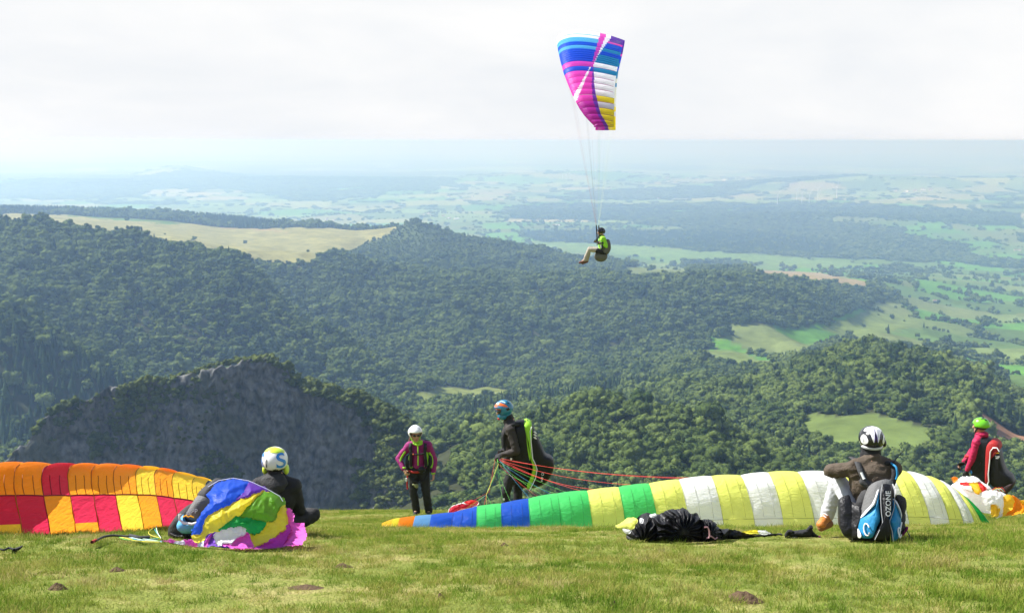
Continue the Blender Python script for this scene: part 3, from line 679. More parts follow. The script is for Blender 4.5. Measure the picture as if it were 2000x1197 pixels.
# molehills and clods of bare soil
M_SOIL = mat_plain('bare soil', (.11, .072, .045), .95, 1.0, 40, .1, var=.35)
def mound(px, py, wpx, hm, label, dep=.8, seed=0):
    p = ghit(px, py); w = wpx / F * p.y / 2; nr, ns = 10, 28; V = []; 
    for i in range(nr):
        r = i / (nr - 1)
        for k in range(ns):
            a = 2 * math.pi * k / ns; q = r * (1 + .25 * mnoise.noise((math.cos(a) * 1.5, math.sin(a) * 1.5, seed)))
            xx, yy = q * w * math.cos(a), q * w * dep * math.sin(a)
            zz = hm * (1 - r ** 1.6) * (1 + .5 * mnoise.noise((xx * 14, yy * 14, seed + 2.5))) + .35 * hm * mnoise.noise((xx * 40, yy * 40, seed)) * (1 - r)
            V.append((xx, yy, zz + gz(p.x + xx, p.y + yy) - gz(p.x, p.y) + .012 * (1 - r) - .01 * r))
    Fc = [(i * ns + k, i * ns + (k + 1) % ns, (i + 1) * ns + (k + 1) % ns, (i + 1) * ns + k) for i in range(nr - 1) for k in range(ns)]
    ob = tag(link('soil_mound', mesh_np('soil_mound', np.array(V), np.array(Fc)), M_SOIL), label, 'molehill', 'patches of bare soil in the turf')
    ob.location = (p.x, p.y, gz(p.x, p.y))
mound(598, 1148, 100, .014, 'wide flat patch of bare brown soil in the grass below the bunched wing', .9, 1)
mound(112, 1152, 46, .03, 'small dark molehill in the lower left corner of the meadow', .8, 2)
mound(1455, 1172, 92, .05, 'tall crumbly dark molehill at the bottom edge right of the middle', .8, 3)
mound(228, 1114, 40, .02, 'faint small scrape of soil below the loose lines on the grass', .9, 4)
mound(985, 1066, 26, .02, 'small clod of soil in the grass below the blue wing panel', .9, 5)
mound(1200, 1186, 22, .03, 'tiny upright dark clod at the bottom edge of the grass', .9, 6)
mound(672, 1108, 52, .018, 'thin reddish scrape of soil between bunched wing and bottom edge', .8, 7)
mound(860, 1171, 24, .03, 'little dark clod in the grass left of the bottom centre', .9, 8)

# ------------------------------------------------------------------ modelling helpers
def smooth_poly(poly, n):
    P = np.array(poly, float); m_ = len(P)
    out_ = []
    for i in range(m_):
        p0, p1, p2, p3 = P[i - 1], P[i], P[(i + 1) % m_], P[(i + 2) % m_]
        for t_ in np.linspace(0, 1, 8, endpoint=False):
            a = p1 + .35 * (p2 - p0) * (t_ - 2 * t_**2 + t_**3) + 0.0
            h = (2*t_**3 - 3*t_**2 + 1) * p1 + (t_**3 - 2*t_**2 + t_) * .35 * (p2 - p0) + (-2*t_**3 + 3*t_**2) * p2 + (t_**3 - t_**2) * .35 * (p3 - p1)
            out_.append(h)
    Q = np.array(out_); seg = np.linalg.norm(np.roll(Q, -1, 0) - Q, axis=1); cum = np.concatenate([[0], np.cumsum(seg)]); s = np.linspace(0, cum[-1], n, endpoint=False)
    Q = np.vstack([Q, Q[:1]])
    return np.stack([np.interp(s, cum, Q[:, 0]), np.interp(s, cum, Q[:, 1])], 1)
def ridged(p, f, seed=0):
    return 1 - 2 * abs(mnoise.noise((p[0] * f + seed, p[1] * f, p[2] * f)))
def patch(name, poly, surf, mat, parent, puff=.03, wr=0.0, wf=9.0, thick=.03, n=60, rings=10, N=(0, -.96, .28), ctr=None, rad=0.0, radk=9, sharp=False, seed=0.0):
    """a closed cushion: outline in two parameters, laid on surf(u, v) and puffed out along N"""
    Q = smooth_poly(poly, n) if not sharp else None
    if sharp:
        P = np.array(poly, float); seg = np.linalg.norm(np.roll(P, -1, 0) - P, axis=1); cum = np.concatenate([[0], np.cumsum(seg)]); s = np.linspace(0, cum[-1], n, endpoint=False); PP = np.vstack([P, P[:1]])
        Q = np.stack([np.interp(s, cum, PP[:, 0]), np.interp(s, cum, PP[:, 1])], 1)
    c = np.array(ctr, float) if ctr is not None else Q.mean(0)
    N = Vector(N).normalized(); V = []
    ph = random.uniform(0, 9) + seed
    for side in (1, -1):
        V.append(None); base = len(V)
        for i in range(1, rings + 1):
            r = i / rings
            for k in range(n):
                q = c + (Q[k] - c) * r; p = Vector(surf(q[0], q[1])); e = max(0.0, 1 - r ** 2.4)
                if side == 1:
                    off = puff * e ** .6
                    if wr: off += wr * (.25 + .75 * e) * (ridged(p, wf, ph) * .7 + .5 * mnoise.noise((p.x * wf * 2.3 + ph, p.y * wf * 2.3, p.z * wf * 2.3)))
                    if rad:
                        an = math.atan2(q[1] - c[1], q[0] - c[0]); off += rad * min(1, r * 2.2) * (1 - abs(math.sin(an * radk / 2 + 2.2 * mnoise.noise((r * 2 + ph, an, ph)))) * 2) * (.3 + .7 * min(1, (1.05 - r) * 4))
                else: off = -thick * e ** .5
                V.append(p + N * off)
        p = Vector(surf(c[0], c[1])); V[base - 1] = p + N * ((puff + wr * .3) if side == 1 else -thick)
    M = 1 + rings * n; Fc = []
    tri = []
    for sd_ in (0, 1):
        o_ = sd_ * M
        for k in range(n):
            a, b = o_ + 1 + k, o_ + 1 + (k + 1) % n
            tri.append((o_, a, b) if sd_ else (o_, b, a))
            for i in range(rings - 1):
                p0, p1, p2, p3 = o_ + 1 + i * n + k, o_ + 1 + i * n + (k + 1) % n, o_ + 1 + (i + 1) * n + (k + 1) % n, o_ + 1 + (i + 1) * n + k
                f_ = (p0, p3, p2, p1) if sd_ else (p0, p1, p2, p3); tri += [(f_[0], f_[1], f_[2]), (f_[0], f_[2], f_[3])]
    bm = bmesh.new(); vs_ = [bm.verts.new(v) for v in V]
    for f_ in tri:
        try: bm.faces.new([vs_[i] for i in f_])
        except ValueError: pass
    bmesh.ops.remove_doubles(bm, verts=bm.verts, dist=1e-5); bmesh.ops.recalc_face_normals(bm, faces=bm.faces)
    me = bpy.data.meshes.new(name); bm.to_mesh(me); bm.free()
    return link(name, me, mat, parent, True)
def seg_dist(px, py, poly):
    d = 1e9
    for i in range(len(poly)):
        (x0, y0), (x1, y1) = poly[i - 1], poly[i]; dx, dy = x1 - x0, y1 - y0; t_ = max(0, min(1, ((px - x0) * dx + (py - y0) * dy) / (dx * dx + dy * dy + 1e-9)))
        d = min(d, math.hypot(px - x0 - t_ * dx, py - y0 - t_ * dy))
    return d
def heap(root, surf, step, panels, puff=.05, soft=14.0, wr=.02, wf=9.0, fold=None, N=(0, -.96, .28), seed=0.0, edge=2.5, thick=.05):
    """one crumpled sheet; each coloured panel of it is a mesh of its own with a crease along its border"""
    polys = [[tuple(q) for q in smooth_poly(p_, max(24, len(p_) * 4))] for _, p_, _ in panels]
    xs_ = [q[0] for p_ in polys for q in p_]; ys_ = [q[1] for p_ in polys for q in p_]
    gx = np.arange(min(xs_) - 2 * step, max(xs_) + 2 * step, step); gy = np.arange(min(ys_) - 2 * step, max(ys_) + 2 * step, step)
    XX_, YY_ = np.meshgrid(gx, gy); jx_ = edge * fbm(XX_ / 9 + seed, YY_ / 9, 3, 401); jy_ = edge * fbm(XX_ / 9, YY_ / 9 + seed, 3, 403)
    own = np.full(XX_.shape, -1)
    for i, p_ in enumerate(polys): own[inpoly(XX_ + jx_, YY_ + jy_, p_)] = i
    N = Vector(N).normalized(); pts = {}
    def vert(r, c):
        if (r, c) not in pts:
            x, y = gx[c], gy[r]; k = own[r, c]; P = Vector(surf(x, y)); o_ = -thick * .3
            if k >= 0:
                e = min(1, seg_dist(x, y, polys[k]) / soft); o_ = puff * (e ** .5)
                q = (P.x * wf + seed, P.y * wf * .4, P.z * wf)
                w = 1 - abs(mnoise.noise((q[0] + .6 * mnoise.noise((q[0], q[2], k)), q[1], q[2] * .8 + k * 3.1))) * 2.4
                o_ += wr * w * (.35 + .65 * e) + wr * .45 * (1 - 2 * abs(mnoise.noise((q[0] * 2.7, q[1], q[2] * 2.4 + k))))
                if fold: o_ += fold(x, y, k, e)
            pts[(r, c)] = P + N * o_
        return pts[(r, c)]
    for i, (nm, _, mt) in enumerate(panels):
        V, Fc, ix_ = [], [], {}
        def vid(r, c):
            if (r, c) not in ix_: ix_[(r, c)] = len(V); V.append(vert(r, c))
            return ix_[(r, c)]
        for r, c in zip(*np.where(own == i)):
            if r + 1 < len(gy) and c + 1 < len(gx): Fc.append((vid(r, c), vid(r + 1, c), vid(r + 1, c + 1), vid(r, c + 1)))
        if Fc: link(nm, mesh_np(nm, np.array(V), np.array(Fc)), mt, root)
def capsule(p0, p1, r0, r1, ns=12, nl=5):
    p0, p1 = np.array(p0, float), np.array(p1, float); d = p1 - p0; L = np.linalg.norm(d) + 1e-9; d = d / L
    a = np.cross(d, (0.31, .93, .17)); a /= np.linalg.norm(a); b = np.cross(d, a); V, Fc = [], []
    rows = [(-math.pi / 2 + math.pi / 2 * i / nl, 0) for i in range(1, nl + 1)] + [(math.pi / 2 * i / nl, 1) for i in range(0, nl)]
    V.append(p0 - d * r0)
    for an, e in rows:
        c, r = (p0, r0) if e == 0 else (p1, r1)
        for k in range(ns):
            t_ = 2 * math.pi * k / ns; V.append(c + d * r * math.sin(an) + r * math.cos(an) * (math.cos(t_) * a + math.sin(t_) * b))
    V.append(p1 + d * r1); nr = len(rows)
    for k in range(ns):
        Fc.append((0, 1 + (k + 1) % ns, 1 + k)); l = 1 + (nr - 1) * ns; Fc.append((len(V) - 1, l + k, l + (k + 1) % ns))
        for i in range(nr - 1):
            q = 1 + i * ns; A, B_, C, D = q + k, q + (k + 1) % ns, q + ns + (k + 1) % ns, q + ns + k; Fc += [(A, B_, C), (A, C, D)]
    return np.array(V), np.array(Fc)
def ellips(c, r, rot=(0, 0, 0)):
    from mathutils import Euler
    m_ = np.array(Euler(rot).to_matrix()); return (ICO3 * np.array(r)) @ m_.T + np.array(c), ICF3
def cap(a, b, r0, r1): return ('c', a, b, r0, r1)
def ell(c, r, rot=(0, 0, 0)): return ('e', c, r, rot)
def blob(name, prims, mat, parent, vox=.012, sm=4, wr=0.0, wf=14.0):
    """one continuous surface grown over tapered limbs and ellipsoids"""
    Vs, Fs, n_ = [], [], 0
    for p in prims:
        V, Fc = capsule(*p[1:]) if p[0] == 'c' else ellips(*p[1:])
        Vs.append(V); Fs.append(Fc + n_); n_ += len(V)
    me = mesh_np(name, np.concatenate(Vs), np.concatenate(Fs)); ob = bpy.data.objects.new(name, me); COL.objects.link(ob)
    r_ = ob.modifiers.new('r', 'REMESH'); r_.mode = 'VOXEL'; r_.voxel_size = vox
    s_ = ob.modifiers.new('s', 'SMOOTH'); s_.iterations = sm; s_.factor = .5
    bpy.context.view_layer.update()
    dg = bpy.context.evaluated_depsgraph_get(); m2 = bpy.data.meshes.new_from_object(ob.evaluated_get(dg)); m2.name = name
    bpy.data.objects.remove(ob); bpy.data.meshes.remove(me)
    if wr:
        V = np.zeros(len(m2.vertices) * 3, np.float32); Nn = np.zeros_like(V); m2.vertices.foreach_get('co', V); m2.vertex_normals.foreach_get('vector', Nn)
        V = V.reshape(-1, 3); Nn = Nn.reshape(-1, 3)
        d_ = np.array([ridged((v[0], v[1], v[2] * 1.6), wf, 3.1) * .6 + .4 * mnoise.noise((v[0] * wf * 2, v[1] * wf * 2, v[2] * wf * 2)) for v in V])
        V += Nn * (wr * d_)[:, None]; m2.vertices.foreach_set('co', V.ravel())
    m2.materials.clear()
    return link(name, m2, mat, parent, True)
def tube(name, pts, r, mat, parent=None, ns=6, r1=None, closed=False):
    P = [Vector(p) for p in pts]; V, Fc = [], []; n_ = len(P)
    for i, p in enumerate(P):
        d = (P[min(i + 1, n_ - 1)] - P[max(i - 1, 0)]).normalized(); a = d.cross(Vector((.37, .21, .9))).normalized(); b = d.cross(a)
        rr = r if r1 is None else r + (r1 - r) * i / (n_ - 1)
        for k in range(ns): t_ = 2 * math.pi * k / ns; V.append(p + rr * (math.cos(t_) * a + math.sin(t_) * b))
    for i in range(n_ - 1):
        for k in range(ns): Fc.append((i * ns + k, i * ns + (k + 1) % ns, (i + 1) * ns + (k + 1) % ns, (i + 1) * ns + k))
    me = mesh_np(name, np.array(V), np.array(Fc)); return link(name, me, mat, parent)
def curve(pts, n_=24):
    P = np.array(pts, float); s = np.concatenate([[0], np.cumsum(np.linalg.norm(np.diff(P, axis=0), axis=1))]); q = np.linspace(0, s[-1], n_)
    return np.stack([pchip(s, P[:, k], q) for k in range(3)], 1)
def strap(name, pts, w, mat, parent, nrm=(0, -1, 0), th=.006):
    """a flat webbing band"""
    P = [Vector(p) for p in curve(pts, 14)]; nrm = Vector(nrm).normalized(); V, Fc = [], []
    for i, p in enumerate(P):
        d = (P[min(i + 1, len(P) - 1)] - P[max(i - 1, 0)]).normalized(); s_ = d.cross(nrm).normalized(); n2 = s_.cross(d).normalized()
        for a, b in ((-1, 0), (1, 0), (1, 1), (-1, 1)): V.append(p + s_ * a * w / 2 - n2 * th * (1 - b) * 0 + nrm * th * b)
    for i in range(len(P) - 1):
        for k in range(4): Fc.append((i * 4 + k, i * 4 + (k + 1) % 4, i * 4 + 4 + (k + 1) % 4, i * 4 + 4 + k))
    l = (len(P) - 1) * 4; Fc += [(0, 1, 2, 3), (l, l + 3, l + 2, l + 1)]
    return link(name, mesh_np(name, np.array(V), np.array(Fc), False), mat, parent)
def slab(name, poly, hw, mat, parent, A=(1, 0, 0), B=(0, 0, 1), N=(0, 1, 0), org=(0, 0, 0), rnd=.14, n=48, wr=0.0, wf=9):
    """rounded slab: outline in the plane A, B, half thickness hw along N"""
    Q = smooth_poly(poly, n); c = Q.mean(0); A, B, N, O = Vector(A), Vector(B), Vector(N), Vector(org)
    prof = [(-1, .0), (-1, 1 - rnd * 2.2), (-.93, 1 - rnd), (-.75, 1 - rnd * .35), (-.4, 1), (.0, 1.01), (.4, 1), (.75, 1 - rnd * .35), (.93, 1 - rnd), (1, 1 - rnd * 2.2), (1, 0)]
    V, Fc = [], []
    for h, s in prof:
        for k in range(n):
            q = c + (Q[k] - c) * max(s, .02); p = O + A * float(q[0]) + B * float(q[1]) + N * h * hw
            if wr: p = p + (A * float(Q[k][0] - c[0]) + N * h * .2).normalized() * wr * ridged(p, wf)
            V.append(p)
    for i in range(len(prof) - 1):
        for k in range(n): Fc.append((i * n + k, i * n + (k + 1) % n, (i + 1) * n + (k + 1) % n, (i + 1) * n + k))
    return link(name, mesh_np(name, np.array(V), np.array(Fc)), mat, parent)
def text_part(name, s, fn, mat, parent, size=1.0, th=.004, sub=1):
    """lettering: glyph outlines, each corner put in place by fn(u, v, lift)"""
    cu_ = bpy.data.curves.new(name, 'FONT'); cu_.body = s; cu_.size = size; cu_.align_x = 'CENTER'; cu_.align_y = 'CENTER'; cu_.resolution_u = 4; cu_.offset = .015 * size
    ob = bpy.data.objects.new(name, cu_); COL.objects.link(ob); bpy.context.view_layer.update()
    me = bpy.data.meshes.new_from_object(ob.evaluated_get(bpy.context.evaluated_depsgraph_get())); bpy.data.objects.remove(ob)
    bm = bmesh.new(); bm.from_mesh(me); bmesh.ops.triangulate(bm, faces=bm.faces)
    if sub: bmesh.ops.subdivide_edges(bm, edges=bm.edges, cuts=sub, use_grid_fill=True)
    bmesh.ops.triangulate(bm, faces=bm.faces)
    for v in bm.verts: v.co = fn(v.co.x, v.co.y)
    bm.to_mesh(me); bm.free(); me.materials.clear(); me.name = name
    return link(name, me, mat, parent)

# ------------------------------------------------------------------ cloth and gear materials
C = lambda n, c, **k: mat_cloth(n, c, **k)
ORANGE = C('orange nylon', (.98, .25, .006)); CRIM = C('crimson nylon', (.60, .008, .038)); YEL = C('golden yellow nylon', (.98, .56, .02)); 
LEMON = C('lemon yellow nylon', (.93, .96, .20), trans=.48); WHITE = C('white nylon', (.95, .955, .96), trans=.45); GREEN_N = C('bright green nylon', (.08, .70, .17), trans=.5); DGREEN = C('deep green nylon', (.01, .40, .06))
BLUE = C('royal blue nylon', (.02, .12, .78)); LBLUE = C('light blue nylon', (.16, .42, .85)); TEAL = C('teal nylon', (.03, .33, .60)); CYAN = C('cyan nylon', (.12, .55, .85)); PINK = C('pink nylon', (.90, .08, .58)); MAG = C('magenta nylon', (.55, .03, .42))
PURP = C('purple nylon', (.16, .05, .50)); YELLOW = C('yellow nylon', (.92, .78, .04)); GRASSG = C('leaf green nylon', (.14, .42, .02)); RED = C('red nylon', (.75, .02, .02))
LILAC = C('lilac white nylon', (.72, .73, .85))
BLACK = mat_plain('black fabric', (.014, .014, .016), .75, .5, 60); BLACKN = mat_plain('black nylon', (.010, .010, .012), .42, .4, 40, spec=.28); DGREY = mat_plain('charcoal fabric', (.045, .045, .047), .8, .4, 60)
GREY = mat_plain('grey fabric', (.14, .14, .14), .75, .4, 60); STONE = mat_plain('grey green fabric', (.10, .10, .085), .7, .4, 30)
SKIN = mat_plain('skin', (.46, .25, .16), .5, .1, 40); HAIRM = mat_plain('auburn hair', (.13, .045, .02), .5, .5, 90)
WHELM = mat_plain('white helmet shell', (.80, .80, .80), .25, 0, 10, coat=.6, var=.03); LIMEH = mat_plain('lime helmet shell', (.16, .55, .02), .25, 0, 10, coat=.6, var=.08); BHELM = mat_plain('blue helmet shell', (.015, .18, .32), .25, 0, 10, coat=.6, var=.05)
OHELM = mat_plain('orange helmet paint', (.85, .16, .03), .3, 0, 10, coat=.5); KHELM = mat_plain('black helmet shell', (.012, .012, .014), .25, 0, 10, coat=.5); BLUEP = mat_plain('blue paint', (.02, .22, .62), .3, 0, 10, coat=.5); LIMEP = mat_plain('lime paint', (.55, .72, .05), .3, 0, 10, coat=.5)
BROWN = mat_plain('brown jacket cloth', (.085, .062, .042), .75, .5, 70); BROWN2 = mat_plain('dark brown jacket cloth', (.036, .029, .026), .75, .5, 70); TROUW = mat_plain('white trouser cloth', (.52, .53, .56), .7, .3, 50, var=.05); BEIGE = mat_plain('beige trouser cloth', (.36, .32, .265), .8, .4, 50)
TAN_L = mat_plain('tan leather', (.55, .19, .035), .55, .4, 60); BROWN_L = mat_plain('brown leather', (.12, .05, .03), .5, .4, 60)
MAGJ = mat_plain('magenta jacket cloth', (.26, .012, .13), .7, .4, 60); CRIMJ = mat_plain('crimson jacket cloth', (.42, .008, .065), .7, .4, 60); LIMEF = mat_plain('lime fabric', (.30, .62, .03), .65, .3, 60); GREENJ = mat_plain('green jacket cloth', (.26, .62, .02), .65, .4, 50)
BLUEF = mat_plain('blue fabric', (.015, .22, .46), .55, .5, 30); SKYF = mat_plain('sky blue fabric', (.12, .42, .72), .55, .4, 30); REDF = mat_plain('red fabric', (.42, .02, .02), .65, .4, 50); WHITEF = mat_plain('white trim', (.78, .78, .78), .6, .1, 50, var=.05); LENS = mat_plain('dark lens', (.01, .01, .012), .08, 0, 10, spec=.8); SILV = mat_plain('silver grey shell', (.42, .43, .45), .3, 0, 10, coat=.4)
L_RED = mat_plain('red line', (.75, .05, .035), .6, var=.05); L_GREEN = mat_plain('green line', (.16, .62, .10), .6, var=.05); L_BLUE = mat_plain('blue line', (.03, .30, .55), .6, var=.05); L_YEL = mat_plain('yellow line', (.70, .62, .08), .6, var=.05); L_WHITE = mat_plain('pale line', (.70, .80, .75), .6, var=.05); L_PINK = mat_plain('pale pink line', (.55, .30, .35), .6, var=.05); L_GREY = mat_plain('grey line', (.35, .36, .40), .6, var=.05)
seam_cache = {}
def seam_mat(mt):
    if mt.name not in seam_cache:
        pr = [q for q in mt.node_tree.nodes if q.type == 'BSDF_PRINCIPLED'][0].inputs['Base Color'].default_value
        seam_cache[mt.name] = mat_plain(mt.name + ' seam tape', tuple(.45 * c for c in pr[:3]), .6, var=.03)
    return seam_cache[mt.name]

# ------------------------------------------------------------------ wings lying inflated on the grass
def wing_section(h, b, s, back=1.0):
    """s 0 at the front foot, 1 at the back foot -> (depth offset, height)"""
    a = R(-6) + s * R(160); ca, sa = math.cos(a), math.sin(a)
    y = -b * math.copysign(abs(ca) ** .75, ca); z = h * math.copysign(abs(sa) ** .8, sa)
    if a > math.pi / 2: y *= back
    return y, z
def ground_wing(root, seams, colors, b, xtop, pieces=None, ribs=2, tape_row=None, s_split=None, wr=.013, low_cols=None, low_split=None):
    """seams: (root point on ground at the wing's axis, height). panels between neighbouring seams"""
    O = root.location
    def pt(i, u, s):
        (p0, h0), (p1, h1) = seams[i], seams[i + 1]; p = p0.lerp(p1, u); h = h0 + (h1 - h0) * u
        pf = 1.0 + .0
        y, z = wing_section(h, b * min(1, h / .45 + .15), s)
        fx = xtop(p.x) * (max(0, z) / max(h, .01)) ** 1.6
        pu = math.sin(math.pi * u) ** .55
        sw = math.sin(math.pi * min(1, s * 1.1))
        k = 1 + (.05 + .05 * _h(np.int64(i), np.int64(7), 3)) * pu * sw
        q = Vector((p.x + fx, p.y + y * k, p.z + z * (1 + .02 * pu) - .015))
        w = wr * (ridged((q.x * .7, q.y, q.z * 2.6), 3.4, i * 1.7) + .6 * ridged((q.x, q.y, q.z * 1.5), 8, 4 + i))
        w += .022 * fbm(np.array([q.x * 2.1]), np.array([s * 5.0 + 3 * _h(np.int64(i), np.int64(2), 9)]), 3, 77)[0]
        fold = .012 * math.sin(u * 40 + i) * max(0, .2 - s) * 5
        return q + Vector((0, -1, .3)) * (w + fold) - O
    def grid(name, i, s0, s1, u0, u1, mt, nu=9, ns=16):
        V = [pt(i, u0 + (u1 - u0) * a / (nu - 1), s0 + (s1 - s0) * c / (ns - 1)) for c in range(ns) for a in range(nu)]
        return link(name, mesh_np(name, np.array(V), grid_faces(ns, nu)), mt, root)
    return pt, grid
# --- long yellow, white, green and blue wing
SE = [(741,1021,1030),(763,1013,1029),(776,1011,1029),(806,1008,1029),(838,1005,1031),(881,1001,1034),(932,990,1032),(981,984,1031),(1036,974,1031),(1095,965,1031),(1155,959,1030),(1218,952,1029),(1280,945,1029),(1340,937,1029),(1405,931,1028),(1465,927,1029),(1520,924,1031),(1580,922,1032),(1640,921,1033),(1700,920,1032),(1760,919,1031),(1800,921,1030),(1838,928,1028),(1865,938,1027),(1887,949,1026),(1902,959,1025),(1920,974,1024),(1931,992,1023),(1938,1008,1022)]
SC = [YEL, YELLOW, ORANGE, LBLUE, BLUE, BLUE, GREEN_N, BLUE, GREEN_N, GREEN_N, LEMON, GREEN_N, LEMON, WHITE, LEMON, WHITE, LEMON, WHITE, LEMON, WHITE, LEMON, WHITE, LEMON, WHITE, LEMON, DGREEN, LEMON, DGREEN]
def seam_list(rows, doff, zt=.3):
    out_ = []
    for px, ty, by in rows:
        f = ghit(px, by) if not doff else gpt(px, doff(px))
        d = f.y; ax = gpt(px, d + zt); top = at(px, ty, d + zt)
        out_.append((Vector((ax.x, ax.y, ax.z)), max(.06, top.z - ax.z) * random.uniform(.985, 1.015)))
    return out_
dl = lambda px: 15.0 + .5 * math.sin((px - 740) / 1200 * math.pi)
lw = empty('paraglider_wing', gpt(1340, 16.3), 0, 'long paraglider wing in lemon, white, green and blue panels laid across the grass', 'paraglider wing', 'paraglider wings on the meadow')
sl_ = seam_list(SE, dl, .33)
pt, grid = ground_wing(lw, sl_, SC, .36, lambda x: -.2 * min(1, max(0, (x + .5) / 5.5)) if x > -.5 else .03)
bpy.context.view_layer.update()
for i, mt in enumerate(SC):
    if i >= 12 and i < 24 and mt is not GREEN_N:
        grid('panel', i, .13, .8, 0, 1, mt); grid('lower_panel', i, 0, .13, 0, 1, mt, ns=5)
        tube('seam', [pt(i, u, .13) + Vector((0, -.006, .002)) for u in np.linspace(0, 1, 9)], .003, seam_mat(mt), lw, 4)
    else: grid('panel', i, 0, .8, 0, 1, mt)
    if 4 < i < 26:
        for u in (.33, .72) if i < 22 else (.5,):
            tube('seam', [pt(i, u + .03 * math.sin(s * 3), s) + Vector((0, -.007, .003)) for s in np.linspace(.14 if i >= 12 else .05, .56, 12)], .0022, seam_mat(mt), lw, 4)
        tube('seam', [pt(i, 0, s) + Vector((0, -.004, .002)) for s in np.linspace(.02, .6, 14)], .003, seam_mat(mt), lw, 4)
# --- red and orange wing at the left
def zr(zx): return zx * .22
RB = [-900,-640,-400,-170,-60,95,345,580,800,1000,1190,1375,1530,1680,1850,1960]
def rtop(zx): return 890 + .22 * np.interp(zx, [-900,0,200,700,1000,1300,1450,1600,1750,1850,1960], [80,74,70,68,76,88,100,122,150,180,215])
RU = [ORANGE, YEL, CRIM, ORANGE, CRIM, ORANGE, ORANGE, CRIM, ORANGE, ORANGE, ORANGE, YEL, ORANGE, YEL, YEL]
RL = [CRIM, ORANGE, CRIM, YEL, YEL, CRIM, CRIM, ORANGE, CRIM, CRIM, YEL, ORANGE, CRIM, CRIM, CRIM]
RFOOT = {5: YEL, 8: ORANGE, 2: YEL}
rd = lambda px: float(np.interp(px, [-200, 0, 110, 280, 330, 440], [10.3, 10.7, 11.1, 12.3, 13.0, 14.4]))
rw = empty('paraglider_wing', gpt(150, 12.6), 0, 'paraglider wing in orange, crimson and yellow blocks standing inflated at the left', 'paraglider wing', 'paraglider wings on the meadow')
rs = seam_list([(zr(a), float(rtop(a)), 0) for a in RB], rd, .3)
pt, grid = ground_wing(rw, rs, RU, .34, lambda x: -.14, wr=.013)
bpy.context.view_layer.update()
SPL, FT = .28, .125
for i in range(len(RB) - 1):
    grid('upper_panel', i, SPL, .8, 0, 1, RU[i])
    if i in RFOOT: grid('lower_panel', i, FT, SPL, 0, 1, RL[i], ns=9); grid('foot_panel', i, 0, FT, 0, 1, RFOOT[i], ns=6)
    else: grid('lower_panel', i, 0, SPL, 0, 1, RL[i], ns=12)
    dk = Vector((0, -.006, .002))
    tube('seam', [pt(i, u, SPL) + dk for u in np.linspace(0, 1, 9)], .006, seam_mat(CRIM), rw)
    tube('seam', [pt(i, 0, s) + dk for s in np.linspace(.02, .6, 16)], .005, seam_mat(RU[i]), rw)
    for u in (.33, .70): tube('seam', [pt(i, u, s) + dk for s in np.linspace(SPL, .44, 8)], .0045, seam_mat(RU[i]), rw)

# ------------------------------------------------------------------ bunched wing and harness beside the seated pilot at the left
z1 = lambda x, y: (310 + x * .2005, 850 + y * .2005)
def dome(cx, cy, rx, ry, d0, bulge):
    def f(px, py):
        q = ((px - cx) / rx) ** 2 + ((py - cy) / ry) ** 2
        d = d0 - bulge * math.sqrt(max(0.0, 1 - min(q, 1)))
        p = at(px, py, d); g = gz(p.x, p.y)
        return (p.x, p.y, max(p.z, g + .004))
    return f
def rel(f, o): return lambda a, b: tuple(Vector(f(a, b)) - o)
bwp = ghit(465, 1070)
bw = empty('paraglider_wing', bwp, 0, 'bunched up paraglider wing in blue, purple, yellow, green and magenta beside the seated person', 'paraglider wing', 'paraglider wings on the meadow')
sf = rel(dome(470, 1020, 165, 95, bwp.y + .45, .75), bwp)
Z = lambda L: [z1(*p) for p in L]
blob('core', [ell(Vector(sf(455, 1040)) + Vector((0, .42, -.10)), (.36, .22, .18))], PURP, bw, .03, 4, .02, 6)
